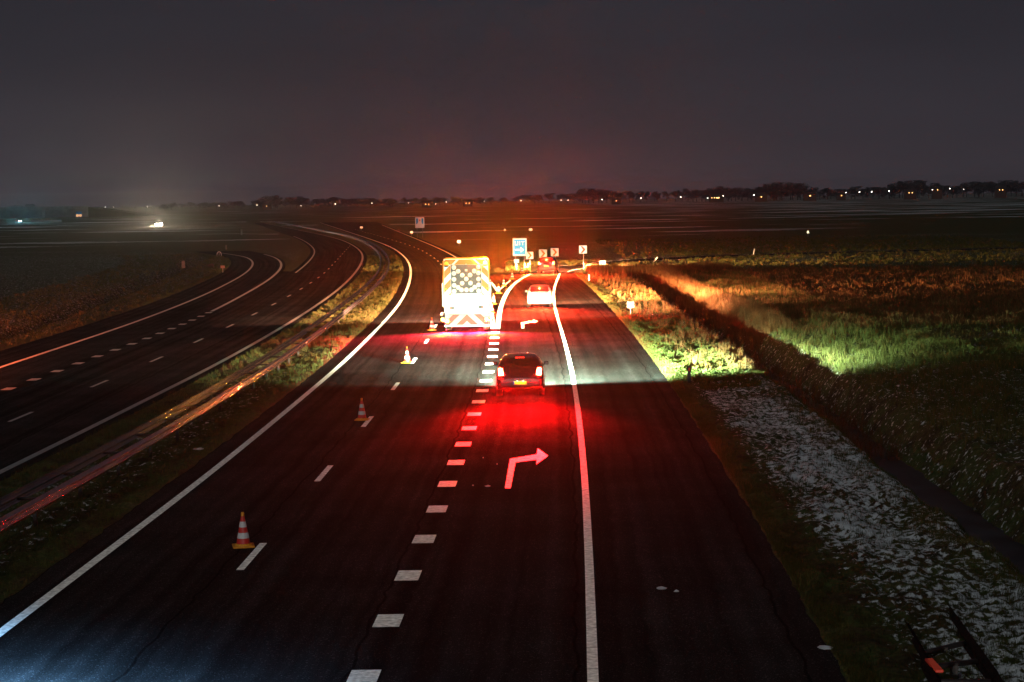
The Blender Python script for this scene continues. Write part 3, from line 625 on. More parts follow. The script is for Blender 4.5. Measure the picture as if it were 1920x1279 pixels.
for r_ in range(5): LP += [(-.69, 3.63-r_*.335), (.69, 3.63-r_*.335)]
for a in range(1, 3): LP += [(-.69+.235*a, 3.63-.22*a), (.69-.235*a, 3.63-.22*a), (-.69+.235*(3-a)+.0, 2.97-.0-.22*(a-1)) if False else (-.235*a, 2.97-.235*a+.0), (.235*a, 2.97-.235*a)]
LP += [(0, 2.97), (-.28, 2.36), (.28, 2.36), (0, 2.36)]
for x, z in LP:
    q = MB(); Mx = Matrix.Translation((x, YB-.03, z)) @ Matrix.Rotation(PI/2, 4, 'X'); q.lathe([(.115, 0), (.115, .025), (.108, .03), (.06, .048), (0, .054)], 20, Mx)
    q.lathe([(.128, 0), (.128, .016), (.116, .016), (.116, 0)], 20, Mx)
    q.build('board_lamp', lampm, pan)
MB().box(-.07, .07, YB-.06, YB-.03, 3.40, 3.52, .01).build('camera_box', M['truck_white'], pan)
# bright frame round the top and down the sides
fr = MB(); fr.tube([(-PW-.02, YB+.02, 2.0), (-PW-.02, YB+.02, 3.98), (-PW+.14, YB+.02, PZ1+.03), (PW-.14, YB+.02, PZ1+.03), (PW+.02, YB+.02, 3.98), (PW+.02, YB+.02, 2.0)], .035, 8)
fr.build('frame', M['truck_yellow'], T)
for sx in (-1, 1):
    MB().box(sx*(PW+.075)-.03, sx*(PW+.075)+.03, YB-.02, .0, 1.45, 2.75, .01).build('side_marker', M['retro_white'], T)
    MB().box(sx*(PW+.03)-.022, sx*(PW+.03)+.022, YB-.012, .012, 1.4, 3.2, .005).build('side_rail', M['retro_orange'], T)
# lower deck and equipment
MB().box(-PW+.02, PW-.02, YB-.05, .0, 1.0, 1.075, .01).build('lower_ledge', M['truck_white'], T)
MB().box(-.95, -.70, YB-.10, YB-.055+.05, 1.28, 1.42, .02).build('rear_lamp_cluster', M['cluster'] if 'cluster' in M else M['dark_metal'], T)
MB().box(.66, .92, YB-.10, YB-.005, 1.30, 1.45, .02).build('rear_lamp_cluster', M['dark_metal'], T)
MB().box(.86, .93, YB-.115, YB-.10, 1.31, 1.44).build('reflector', M['retro_red'], T)
MB().box(-.94, -.87, YB-.115, YB-.10, 1.29, 1.41).build('reflector', M['retro_red'], T)
MB().tube([(-.28, YB-.02, 1.40), (-.24, YB-.10, 1.33), (.20, YB-.10, 1.33), (.26, YB-.02, 1.40)], .022, 8).build('pull_handle', M['dark_metal'], T)
# chevron tail panel
tp = MB().box(-PW+.03, PW-.03, YB-.24, YB-.06, .38, 1.0, .015).build('tail_panel', mat('tail_panel_white', (.42, .42, .42), .5), T)
chev = [p for k in range(-1, 5) for p in stripes(-PW+.05, PW-.05, .40, .985, .95, [(.62+(k-1)*.74+.0, .62+(k-1)*.74+.37)])]
flat('red_chevrons', chev, YB-.243, mat('tail_panel_red', (.36, .04, .02), .5), tp)
MB().box(-PW, PW, YB-.22, .1, .30, .375, .01).build('underrun_bar', M['galv'], T)
def lamp_box(x, z, m, lens='amber_lamp', s=.10, y=YB-.30):
    q = MB(); Mx = Matrix.Translation((x, y, z)) @ Matrix.Rotation(PI/2, 4, 'X'); q.lathe([(s, 0), (s, .02), (s*.8, .05), (0, .06)], 16, Mx); o = q.build(lens, m, T)
    MB().lathe([(s*1.2, -.06), (s*1.2, .012), (s*1.02, .012)], 16, Mx).build('housing', M['black'], o); return o
for x, z, m in ((-1.36, .72, M['amber']), (-1.10, .62, M['amber']), (1.10, .70, M['amber']), (1.38, .80, M['amber'])):
    lamp_box(x, z, m); rear_light(T, (x, YB-.38, z), (1, .36, .02), 60, .12, .12, 110, .8); pool(T, (x, YB-.40, z), (1, .30, .01), 170000, 20, (-.3, -.06))
MB().box(-1.42, 1.42, YB-.24, YB-.1, .68, .80, .01).build('lamp_bracket', M['dark_metal'], T) if False else None
for x in (-1.30, 1.30):
    MB().box(x-.17, x+.17, YB-.235, YB-.06, .58, .90, .02).build('lamp_bracket', M['dark_metal'], T)
    lens = MB().box(x-.10, x+.10, YB-.262, YB-.235, .60, .66, .006).build('tail_light', M['tail_core'], T)
    rear_light(T, (x*.9, YB-.32, .62), (1, .05, .02), 2200, .2, .1, 150, .1); pool(T, (x*.7, YB-.33, .55), (1, .006, .04), 330000, 3, (-.07, -.008))
for x, z, m, pw in ((1.08, 3.84, M['amber'], 900), (-1.10, 3.82, M['amber_dim'], 100)):
    b_ = MB().lathe([(.0, .20), (.07, .19), (.115, .13), (.12, 0), (0, 0)], 16, Matrix.Translation((x, YB-.18, z-.05))).build('beacon', m, T)
    MB().lathe([(.0, 0), (.13, 0), (.13, -.06), (.09, -.09), (0, -.09)], 16, Matrix.Translation((x, YB-.18, z-.05))).build('beacon_foot', M['black'], b_)
    if pw > 200: rear_light(T, (x, YB-.34, z+.04), (1, .33, .02), pw, .2, .16, 175)
beam(T, (1.08, YB-.38, 3.90), (1, .12, .004), 115000, back=True, up=True, wide=0, hot=1, narrow=260, radius=.06)  # added narrow backward beam, draws the orange halo round the beacon
point(T, (1.10, YB-.16, PZ1+.14), (1, .30, .02), 1100, .07)
for x in (-1.18, 1.16): lamp_box(x, 2.42, M['amber_dim'], 'amber_lamp', .05, YB-.02)
# chassis, bed, cab
ch = MB(); ch.box(-.48, -.34, .1, 8.2, .72, .96); ch.box(.34, .48, .1, 8.2, .72, .96); ch.build('chassis', M['dark_metal'], T)
MB().box(-1.24, 1.24, .15, 5.9, .98, 1.12, .02).build('flatbed', M['dark_metal'], T)
sd = MB()
for s in (-1, 1): sd.box(s*1.22-.02, s*1.22+.02, .2, 5.8, 1.125, 1.60)
sd.build('dropside', M['truck_yellow'], T)
MB().box(-.9, .9, 1.0, 3.6, 1.125, 2.3, .05).build('equipment_box', M['truck_white'], T)
br = MB()
for s in (-1, 1): br.tube([(s*.8, .03, 3.4), (s*.8, 1.3, 2.2), (s*.8, 1.9, 1.15)], .05, 8)
br.build('board_strut', M['galv'], T)
cab = [(6.0, .75), (6.0, 2.85), (6.25, 2.98), (7.6, 2.95), (8.15, 1.75), (8.25, .75)]
q = MB(); n = len(cab); v = [(-1.22, y, z) for y, z in cab]+[(1.22, y, z) for y, z in cab]
q.add(v, [tuple(range(n))[::-1], tuple(range(n, 2*n))]+[(i, (i+1) % n, n+(i+1) % n, n+i) for i in range(n)]).build('cab', M['truck_white'], T)
MB().box(-1.1, 1.1, 5.985, 5.998, 1.9, 2.6).build('cab_rear_window', M['glass'], T)
for s in (-1, 1):
    MB().box(s*1.42-.09, s*1.42+.09, 7.7, 7.82, 1.9, 2.5, .03).build('mirror', M['black'], T)
    MB().box(s*.95-.16, s*.95+.16, 8.2, 8.28, .8, .98, .03).build('headlight', M['headlight'], T)
    for yy in (1.5, 2.75, 7.2):
        Mx = Matrix.Translation((s*1.06, yy, .48)) @ Matrix.Rotation(PI/2, 4, 'Y'); wh = MB().lathe([(.28, -.17), (.45, -.17), (.48, -.13), (.48, .13), (.45, .17), (.28, .17)], 24, Mx).build('wheel', M['rubber'], T)
        MB().lathe([(0, -.10), (.12, -.1), (.14, -.15), (.28, -.165), (.28, .165), (.14, .15), (.12, .1), (0, .1)], 18, Mx).build('rim', M['alu'], wh)
    MB().box(s*1.05-.30, s*1.05+.25*1, .85, .87, .22, .70).build('mudguard', M['rubber'], T)
    beam(T, (s*.95, 8.33, .89), (1.0, .47, .26), 270000, wide=.75, glare=.03, floor=1, hot=0, side=.4, elw=.055, edge=.2, cr=(-.025, .0), yaw=.10)

# ---------------------------------------------------------------- guard rails
def rail_beam(name, pts, face, parent, m):
    """W-shaped steel band swept along pts; face=+1 turned to +x"""
    prof = [(-.036*math.cos(4*PI*z/.31), z) for z in np.linspace(.155, -.155, 25)]+[(-.03, -.162)]
    prof = [(-.05, .158), (-.042, .163)]+prof
    n = len(prof); v = []; f = []
    for i, p in enumerate(pts):
        d = (pts[min(i+1, len(pts)-1)]-pts[max(i-1, 0)]); d.z = 0; d.normalize(); nr = Vector((d.y, -d.x, 0))*face
        for o, z in prof: v.append(p+nr*o+Vector((0, 0, z)))
        for o, z in prof: v.append(p+nr*(o-.006)+Vector((0, 0, z)))
    for i in range(len(pts)-1):
        a, b = i*2*n, (i+1)*2*n
        for k in range(n-1): f += [(a+k, b+k, b+k+1, a+k+1), (a+n+k, a+n+k+1, b+n+k+1, b+n+k)]
        f += [(a, a+n, b+n, b), (a+n-1, b+n-1, b+2*n-1, a+2*n-1)]
    q = MB(); q.add(v, f, True); return q.build(name, m, parent)
GR = empty('guard_rail', (RN.f(30), 30, -.1), 0, 'double steel guard rail curving along the grass median', 'guard rail')
def rp(y, off, z): return Vector((RN.f(y)+off-RN.f(30), y-30, z+.1))
Yr = list(np.arange(22, 120, 2.0))+list(np.arange(120, 320, 4.0))+list(np.arange(320, 720, 12.0))
rail_beam('rail_band', [rp(y, 0, .60) for y in Yr], 1, GR, M['rail']); rail_beam('rail_band', [rp(y, -.92, .60) for y in Yr], -1, GR, M['rail'])
P0 = MB().box(-.05, .05, -.03, .03, -.35, .55, .01); S0 = MB().box(-.86, -.06, -.05, .05, .52, .58, .01)
for k in range(94):
    y = 24+4*k; l_ = rp(y, 0, 0)
    if k == 0:
        post = P0.build('post', M['dark_metal'], GR); spacer = S0.build('spacer', M['dark_metal'], GR)
    a = post if k == 0 else post.copy(); b = spacer if k == 0 else spacer.copy()
    if k: COL.objects.link(a); COL.objects.link(b)
    a.location = l_+Vector((-.46, 0, 0)); b.location = l_; 
# the rail that starts beside the camera's bridge, its ends sunk in the verge
for nm, far, near, face in (('a', (1702, 1182), (1758, 1279), -1), ('b', (1774, 1150), (1864, 1279), 1)):
    pass
E2 = empty('guard_rail', G(1765, 1230), 0, 'start of a black guard rail sunk into the snowy verge by the lower right corner', 'guard rail'); e0 = E2.location
RAILS = []
M['black_rail'] = noisy(mat('black_rail', (.008, .008, .009), .9, spec=.0), (.03, .028, .025), 12, .5)
for far, near, face in (((1702, 1180), (1757, 1279), -1), ((1772, 1148), (1863, 1279), 1)):
    a = G(*far, -.12); b = G(*near, .42); b.z = .42; d = (b-a); pts = [a+d*t-e0 for t in (0, .25, .5, .75, 1)]; c = b-e0+Vector((d.x, d.y, .12)).normalized()*12; pts.append(Vector((c.x, c.y, b.z+.14)))
    RAILS.append(pts); rail_beam('rail_band', pts, face, E2, M['black_rail'])
for t in (2, 3, 4):
    a, b = RAILS[0][t], RAILS[1][t]; MB().tube([a+Vector((.04, 0, 0)), b-Vector((.04, 0, 0))], .045, 6).build('spacer', M['dark_metal'], E2)
    c = (a+b)/2; MB().box(c.x-.05, c.x+.05, c.y-.05, c.y+.05, -.3, c.z+.02).build('post', M['dark_metal'], E2)
pa = RAILS[0]
rr = MB(); u = pa[4]+(pa[3]-pa[4])*.35; rr.box(u.x-.05, u.x+.03, u.y-.35, u.y+.25, u.z+.155, u.z+.185, .01); rr.build('reflector', mat('reflector_red', (1, .01, .01), .3, emit=.9, ecol=(1, .02, .01)), E2) if False else MB().box(u.x-.07, u.x+.05, u.y-.4, u.y+.3, u.z+.158, u.z+.20, .01).build('reflector', M['retro_red'], E2)

# ---------------------------------------------------------------- traffic cones
CN = [((454, 1028), 'traffic cone nearest the camera, alone beside a lane dash in the dark'), ((678, 789), 'second traffic cone from the camera, dark, at the edge of the red glow'),
      ((763, 681), 'brightly lit traffic cone left of the black car, third from the camera'), ((809.5, 620), 'traffic cone by the left rear corner of the arrow board lorry'),
      ((916.5, 600), 'traffic cone touching the right rear corner of the lorry'), ((921.5, 587), 'traffic cone just behind the cone at the lorry corner'),
      ((925.5, 571), 'traffic cone on the left line of the gore, below the painted chevron tip'), ((935, 550.5), 'traffic cone on the tip of the painted gore chevron'),
      ((944.5, 537), 'traffic cone on the right arm of the painted gore chevron'), ((960.5, 523.5), 'traffic cone at the grass nose of the gore'),
      ((979.3, 512.8), 'traffic cone half way between the grass nose and the dark estate car'), ((984.5, 505.5), 'traffic cone at the right foot of the blue exit sign'), ((990, 505), 'farthest traffic cone, beside the left side of the dark estate car')]
def make_cone(loc, label):
    t = empty('traffic_cone', loc, .2, label, 'traffic cone', 'cones closing the main carriageway')
    MB().box(-.235, .235, -.235, .235, 0, .035, .03).lathe([(.19, .035), (.185, .06), (.155, .075)], 20).build('base', M['cone_base'], t)
    def fr_(z): return .150-.125*(z-.07)/.66
    bands = [(.07, .19, 'cone_red'), (.19, .31, 'cone_white'), (.31, .43, 'cone_red'), (.43, .55, 'cone_white'), (.55, .67, 'cone_red')]
    r = MB()
    for z0, z1, m in bands:
        if m == 'cone_red': r.lathe([(fr_(z0), z0), (fr_(z1), z1)], 22)
    body = r.build('body', M['cone_red'], t)
    for z0, z1, m in bands:
        if m == 'cone_white': MB().lathe([(fr_(z0)+.003, z0), (fr_(z1)+.003, z1)], 22).build('band', M['cone_white'], body)
    MB().lathe([(fr_(.67), .67), (.034, .68), (.036, .73), (.028, .75), (0, .752)], 16).build('top', M['cone_base'], t)
    return t
cone0 = None
for (px, py), lab in CN:
    loc = G(px, py)+Vector((0, .2, .001)); 
    if loc.y > 188: loc.z = .03
    if cone0 is None: cone0 = make_cone(loc, lab)
    else: c = copy_tree(cone0); c.location = loc; c['label'] = lab; c.rotation_euler.z = random.uniform(-.4, .6)

# ---------------------------------------------------------------- road signs
def at(px, py, Y):
    """point at distance Y seen at that pixel"""
    g = G(px, py, 0) if py > 400 else None
    u, v = px-960, 639.5-py; c, s = math.cos(ROLL), math.sin(ROLL); u, v = u*c+v*s, -u*s+v*c
    d = Vector((u, F*math.cos(PITCH)+v*math.sin(PITCH), v*math.cos(PITCH)-F*math.sin(PITCH))); t = Y/d.y
    return Vector((d.x*t, Y, H+d.z*t))
def hgt(x, y): return float(height(np.array([[x]], float), np.array([[y]], float))[0, 0])
def sign(name, px, py, Y, wpx, hpx, label, cat='sign', poles=(0,), rz=0.0, board=None, group=None, bottom=None, pr=.035, polem='galv'):
    c = at(px, py, Y); k = Y/F; w, h = wpx*k/2, hpx*k/2; z0 = hgt(c.x, c.y)
    t = empty(name, (c.x, c.y, z0), rz, label, cat, group); zc = c.z-z0
    for p in poles: MB().tube([(p*w, .05, -.1), (p*w, .05, zc+h*.7)], pr, 8).build('pole', M[polem], t)
    b = MB().box(-w, w, -.012, .012, zc-h, zc+h, .006).build('board', board or M['retro_white'], t)
    return t, b, w, h, zc
t, b, w, h, zc = sign('exit_sign', 974.5, 463.5, 196, 26.5, 33, 'large blue sign reading UIT over a white arrow, on two poles', 'road sign', (-.62, .62))
flat('blue_field', [[(-w*.80, zc-h*.84), (w*.80, zc-h*.84), (w*.80, zc+h*.84), (-w*.80, zc+h*.84)]], -.013, M['retro_blue'], b, .003)
X = lambda a: a*w; Z = lambda a: zc+a*h
def R_(x0, x1, z0, z1): return [(X(x0), Z(z0)), (X(x1), Z(z0)), (X(x1), Z(z1)), (X(x0), Z(z1))]
flat('letters', [R_(-.68, -.57, .34, .68), R_(-.33, -.22, .34, .68), R_(-.68, -.22, .22, .335), R_(-.055, .055, .22, .68), R_(.20, .66, .57, .68), R_(.375, .485, .22, .565)], -.0165, M['retro_white'], b, .003)
flat('arrow', [R_(-.58, .12, -.40, -.20), [(X(.10), Z(-.62)), (X(.62), Z(-.30)), (X(.10), Z(.02))]], -.0165, M['retro_white'], b, .003)
CH = [(993, 479, 205, 13.5, 'white chevron board just right of the blue exit sign', 0), (1018, 475.5, 207, 15, 'white chevron board straight above the dark estate car', .15),
      (1040, 473, 207, 15, 'white chevron board above the right edge of the dark estate car', .25), (1093, 468, 197, 15, 'white chevron board standing apart at the right of the slip road', .1)]
for px, py, Y, s_, lab, rz in CH:
    t, b, w, h, zc = sign('chevron_sign', px, py, Y, s_, s_, lab, 'road sign', (.1,), -rz, group='chevron boards round the exit bend', pr=.045)
    a = .55
    flat('chevron', [[(-.62*w, zc+.86*h), (-.12*w, zc+.86*h), (.60*w, zc), (.12*w, zc)], [(.12*w, zc), (.60*w, zc), (-.12*w, zc-.86*h), (-.62*w, zc-.86*h)]], -.014, M['retro_red'] if px > 1080 else M['retro_orange'], b, .003)
sign('marker_post', 968.5, 489.5, 192, 9.5, 7, 'small white plate on a thin post at the left leg of the exit sign', 'marker', (0,), pr=.025)
sign('marker_post', 1129.5, 492.5, 203, 11.5, 6.5, 'small pale plate beside the slip road, right of the lone chevron board', 'marker', (0,), pr=.025)
t, b, w, h, zc = sign('marker_post', 1182.3, 571.5, G(1183, 592)[1], 12.5, 11, 'small white and green plate on a short post on the weedy verge', 'marker', (0,), -.1, pr=.022)
flat('green_mark', [[(-.1*w, zc-.1*h), (.75*w, zc-.3*h), (.75*w, zc+.7*h), (.2*w, zc+.5*h)], [(-.8*w, zc-.75*h), (-.1*w, zc-.75*h), (-.1*w, zc-.55*h), (-.8*w, zc-.55*h)]], -.013, M['retro_green'], b, .003)
t, b, w, h, zc = sign('services_sign', 787, 417.5, 380, 17, 20, 'far blue and white sign with a white lower panel, above the lorry', 'road sign', (-.6, .6))
flat('blue_field', [[(-.8*w, zc-.25*h), (-.8*w, zc+.8*h), (-.38*w, zc+.8*h), (-.38*w, zc+.1*h), (-.55*w, zc-.25*h)], [(.8*w, zc-.25*h), (.55*w, zc-.25*h), (.38*w, zc+.1*h), (.38*w, zc+.8*h), (.8*w, zc+.8*h)]], -.013, M['retro_blue'], b, .003)
flat('orange_mark', [[(-.12*w, zc+.25*h), (.12*w, zc+.25*h), (.12*w, zc+.6*h), (-.12*w, zc+.6*h)]], -.013, M['retro_orange'], b, .003)
for px, py, Y, wp, hp, lab in ((860.5, 453, 302, 7, 5, 'tiny white roadside plate left above the lorry, nearest far plate'), (771.5, 435.5, 402, 5.5, 4, 'tiny white roadside plate under the left corner of the far blue sign'),
        (677.5, 426.5, 490, 5, 3.5, 'tiny pale roadside plate farthest left along the bend'), (946.5, 431, 420, 3, 3, 'tiny white plate in the field above the exit sign, left one'),
        (995, 430.5, 410, 6, 4, 'tiny white plate in the field above the exit sign, right one'), (1515, 435.5, 330, 4, 5, 'tiny pale green plate alone in the dark field on the right')):
    sign('marker_post', px, py, Y, wp, hp, lab, 'marker', (0,), group='far roadside plates', pr=.03, board=M['prism'])
# roadside posts
def post(px, py0, py1, wpx, label, m, lean=0.0, refl=None, cap=None):
    b = G(px, py1); z0 = hgt(b.x, b.y); k = b.y/F; h_ = (py1-py0)*k; w_ = max(wpx*k/2, .03)
    t = empty('delineator_post', (b.x, b.y, z0), 0, label, 'roadside post', 'roadside delineator posts'); t.rotation_euler = (0, lean, 0)
    MB().box(-w_, w_, -w_*.5, w_*.5, -.1, h_, w_*.3).build('shaft', m, t)
    if refl: MB().box(-w_*.5, w_*.5, -w_*.5-.012, -w_*.5, h_*.72, h_*.9, .002).build('reflector', refl, t)
    return t
M['post_white'] = retro('post_white', (.9, .9, .9), rough=.45, gain=.35, base=(.7, .7, .68))
post(1292.5, 685, 719, 6.5, 'short black post with a red reflector on the verge beside the black car', M['black'], 0, M['retro_red'])
post(1104.5, 513, 528, 2.2, 'thin white post at the top of the verge near the estate car', M['post_white'])
post(1226, 480, 491, 2.5, 'pale post leaning far to the right near the reeds', M['post_white'], .7)
post(1412.5, 465, 477, 2, 'pale post leaning slightly, alone in the right hand field', M['post_white'], .2)
post(1117, 556, 566, 1.5, 'very thin stake in the grass left of the reeds', M['wood']) if False else None
post(453, 431, 441, 3, 'faint grey post on the inside of the far bend', M['wood']); post(424, 460, 468, 2.5, 'faint grey post behind the hooped marker', M['wood'])
t = empty('info_board', G(344, 501)+Vector((0, 0, -.1)), 0, 'upright pale board in the left field', 'board'); k = G(344, 501)[1]/F
MB().box(-3.2*k, 3.2*k, -.03, .03, 0, 13.5*k, .02).build('board', M['wood'], t)
sign('small_sign', 417.5, 500.5, G(418, 511)[1], 8, 5, 'small brownish plate on a single pole inside the loop', 'sign', (0,), board=mat('brown_plate', (.5, .28, .2), .6), pr=.04)
t = empty('hoop_marker', G(411, 481)+Vector((0, 0, -.1)), 0, 'white hoop shaped marker with a post inside it, at the loop', 'marker'); k = G(411, 481)[1]/F
MB().tube([(-4*k, 0, 0), (-4*k, 0, 6*k), (-2.6*k, 0, 9.2*k), (0, 0, 10.4*k), (2.6*k, 0, 9.2*k), (4*k, 0, 6*k), (4*k, 0, 0)], .045, 8).build('hoop', M['post_white'], t)
MB().box(-1*k, 1*k, -.03, .03, 0, 7*k, .01).build('post', M['wood'], t)
t = empty('cabinet', G(396, 503)+Vector((0, 0, -.1)), 0, 'low dark roadside cabinet left of the small pole sign', 'cabinet'); MB().box(-.3, .3, -.2, .2, 0, .55, .03).build('housing', M['dark_metal'], t); MB().box(-.34, .34, -.24, .24, .55, .60, .02).build('lid', M['dark_metal'], t)

# ---------------------------------------------------------------- far traffic
pf = G(299, 424); t = make_car('hatch', (pf.x, pf.y, -.05), math.radians(180+8), 'oncoming car with dazzling warm headlights at the far end of the bend', M['paint_dark'], dict(head=glow('dazzling_headlamp', (1, .85, .62), 2500), hs=.46, col=(1, .02, .01), power=20, z=.95, plate=1), name='car')  # headlamp lenses enlarged and overbright to stand in for their glare
for sx in (-.62, .62): beam(t, (sx, 4.15, .70), (1.0, .80, .52), 42000, wide=.02, glare=.9, narrow=70, hot=.97, floor=1)
pc = G(34, 417); t = make_car('hatch', (pc.x, pc.y, -.05), math.radians(-152), 'distant car with icy blue headlights below the far viaduct', M['paint_dark'], dict(col=(1, .02, .01), power=5, z=.95, plate=1, head=M['headlight_cool']), name='car')
for sx in (-.62, .62): beam(t, (sx, 4.15, .70), (.30, .85, 1.0), 24000, wide=.1, glare=.8, narrow=14, hot=.85, floor=1)
# headlights of a vehicle on the left lane, still under the bridge the camera stands on
U = empty('passing_vehicle_lights', (-8.6, 26.2, 0), math.radians(-2)); beam(U, (0, 0, .72), (.22, .55, 1.0), 60000, wide=.8, glare=.0, yaw=-.25, floor=.0, hot=0, fl=(-.30, -.07))
U4 = empty('oncoming_vehicle_tail_lights', (-21.5, 60, 0), 0)
for sx in (-.65, .65):
    l_ = rear_light(U4, (sx, 0, .95), (1, .13, .035), 6000, .2, .2, 42); l_.rotation_euler = Vector((-.34, 1, -.010)).to_track_quat('-Z', 'Y').to_euler()
U2 = empty('following_vehicle_lights', (1.6, -26, 0), 0)
for sx in (-.6, .6): beam(U2, (sx, 0, .7), (1.0, .95, .88), 15000, wide=.12, glare=.12, narrow=10, hot=.88, floor=1)
U3 = empty('following_vehicle_lights', (-5.0, -40, 0), 0)
for sx in (-.6, .6): beam(U3, (sx, 0, .7), (1.0, .95, .88), 500, wide=.12, glare=.12, narrow=10, hot=.88, floor=1)
# ---------------------------------------------------------------- viaduct far left
Vd = empty('viaduct', (at(60, 392, 1300).x, 1300, -.1), math.radians(0), 'dark road viaduct far away at the left edge', 'viaduct'); k = 1300/F
conc = noisy(mat('concrete', (.26, .27, .28), .8), (.15, .15, .16), .3, .5)
MB().box(-400*k, 105*k, 0, 14, 5.6, 7.1).build('deck', conc, Vd); MB().box(-400*k, 105*k, -.4, -.02, 6.6, 7.9).build('parapet', conc, Vd)
for x in (-320, -160, 14): MB().box(x*k-.9, x*k+.9, 2, 11, 0, 5.595).build('pier', conc, Vd)
MB().box(-400*k, 100*k, 12, 13.9, 0, 5.59).build('abutment', conc, Vd)
q = MB(); q.add([(105*k, 0, 0), (230*k, 0, 0), (105*k, 0, 7.1), (105*k, 30, 0), (230*k, 30, 0), (105*k, 30, 7.1)], [(0, 1, 2), (3, 5, 4), (0, 2, 5, 3), (1, 4, 5, 2), (0, 3, 4, 1)]).build('embankment', noisy(mat('bank_grass', (.03, .035, .015), .9), (.02, .02, .01), .5, .5), Vd)
a, b = G(58, 416), G(115, 415.5); t = empty('crash_barrier', a, 0, 'pale barrier lit by the blue headlights at the far left', 'barrier'); d = b-a
q = MB(); q.add([(0, 0, 0), (d.x, d.y, 0), (d.x, d.y, .9), (0, 0, .9), (0, .4, 0), (d.x, d.y+.4, 0), (d.x, d.y+.4, .9), (0, .4, .9)], [(0, 1, 2, 3), (7, 6, 5, 4), (3, 2, 6, 7), (0, 3, 7, 4), (1, 5, 6, 2), (0, 4, 5, 1)]).build('wall', conc, t)
t, b, w, h, zc = sign('lit_sign', 148, 401.5, 1080, 11, 9.5, 'distant blue sign with two small orange lit panels, right of the viaduct', 'road sign', (-.6, .6), board=M['retro_blue'])
for x in (-.52, .52): MB().box((x-.36)*w, (x+.36)*w, -.03, -.013, zc-.9*h, zc-.2*h).build('lit_panel', mat('lit_orange', (1, .4, .1), .5, emit=1.6, ecol=(1, .45, .18)), b)

# ---------------------------------------------------------------- trees on the horizon
bark = noisy(mat('bark', (.11, .10, .10), .9), (.07, .065, .06), 4, .5)  # bark and twigs paled in colour to stand in for distance haze
leafm = noisy(mat('winter_twigs', (.12, .11, .11), .9), (.07, .065, .065), .3, .6)
def tree_proto(seed, hh, spread, name='tree'):
    r = np.random.default_rng(seed); t = empty(name, (0, 0, 0))
    q = MB(); q.tube([(0, 0, -.3), (.1, 0, hh*.25), (-.1, .1, hh*.5), (.05, 0, hh*.8)], [.38, .30, .2, .06], 8)
    ends = []
    for i in range(11):
        z = hh*r.uniform(.22, .7); a = r.uniform(0, 2*PI); l_ = spread*r.uniform(.45, .95); e_ = Vector((math.cos(a)*l_, math.sin(a)*l_, z+hh*r.uniform(.12, .3)))
        q.tube([(0, 0, z), e_*.5+Vector((0, 0, z*.5)), e_], [.14, .09, .03], 5); ends.append(e_)
    q.build('trunk', bark, t)
    C_ = []
    for e_ in ends+[Vector((0, 0, hh*.85)), Vector((0, 0, hh*.65))]:
        for _ in range(3): C_.append((np.array(e_)+r.normal(0, spread*.16, 3), spread*r.uniform(.22, .42)))
    vs = []; fs = []
    for c, rad in C_:
        for _ in range(46):
            d = r.normal(0, 1, 3); d /= np.linalg.norm(d); p = c+d*rad*r.uniform(.3, 1)**.6; p[2] = min(max(p[2], hh*.14), hh*1.02)
            u = r.normal(0, 1, 3); u /= np.linalg.norm(u); v = np.cross(u, r.normal(0, 1, 3)); v /= np.linalg.norm(v); s_ = r.uniform(.22, .6); n_ = len(vs)
            vs += [p-u*s_, p+v*s_*.6, p+u*s_, p-v*s_*.6]; fs.append((n_, n_+1, n_+2, n_+3))
    link('crown', mesh_np('crown', np.array(vs), np.array(fs)), leafm, t); return t
protos = [tree_proto(31+i, hh, sp_) for i, (hh, sp_) in enumerate(((12, 5.2), (14, 5.6), (11, 6.0), (15, 5.0), (10, 4.2)))]
TR = []
rt = random.Random(5)
def grove(x0, x1, top0, top1, n, Y0=2450, Y1=2750):
    for i in range(n):
        px = x0+(x1-x0)*(i+rt.uniform(.1, .9))/n; Y = rt.uniform(Y0, Y1); y = top0+(top1-top0)*(px-x0)/(x1-x0); TR.append((px, Y, max(at(px, y, Y).z*rt.uniform(.78, 1.05), 6)))
grove(497, 592, 368, 369, 9); grove(592, 745, 369, 372, 14); grove(745, 960, 371, 369, 14, 2900, 3300); grove(960, 1085, 366, 361, 8, 2900, 3200); grove(1085, 1150, 354, 357, 8); grove(1150, 1215, 358, 360, 6)
grove(1215, 1285, 362, 356, 5, 2900, 3200); grove(1285, 1345, 353, 351, 7); grove(1345, 1412, 348, 353, 8); grove(1418, 1500, 350, 346, 10); grove(1446, 1472, 343, 343, 3); grove(1500, 1600, 354, 352, 9); grove(1600, 1680, 351, 347, 8)
grove(1680, 1722, 338, 338, 5); grove(1722, 1800, 342, 345, 8); grove(1800, 1935, 343, 336, 13); grove(0, 300, 386, 384, 10, 2800, 3300); grove(300, 497, 381, 374, 12, 2800, 3200)
zones = ((0, 480, 'faint tree line left of the bend'), (480, 745, 'low grove above the far motorway bend'), (745, 1080, 'thin line above the exit sign'),
         (1080, 1215, 'rounded grove right of the chevrons'), (1215, 1412, 'grove behind the brightest farmhouse'), (1412, 1505, 'tallest clump between lit farmhouses'), (1505, 1680, 'row behind the village lamps'), (1680, 2000, 'misty grove at the right edge'))
used = set()
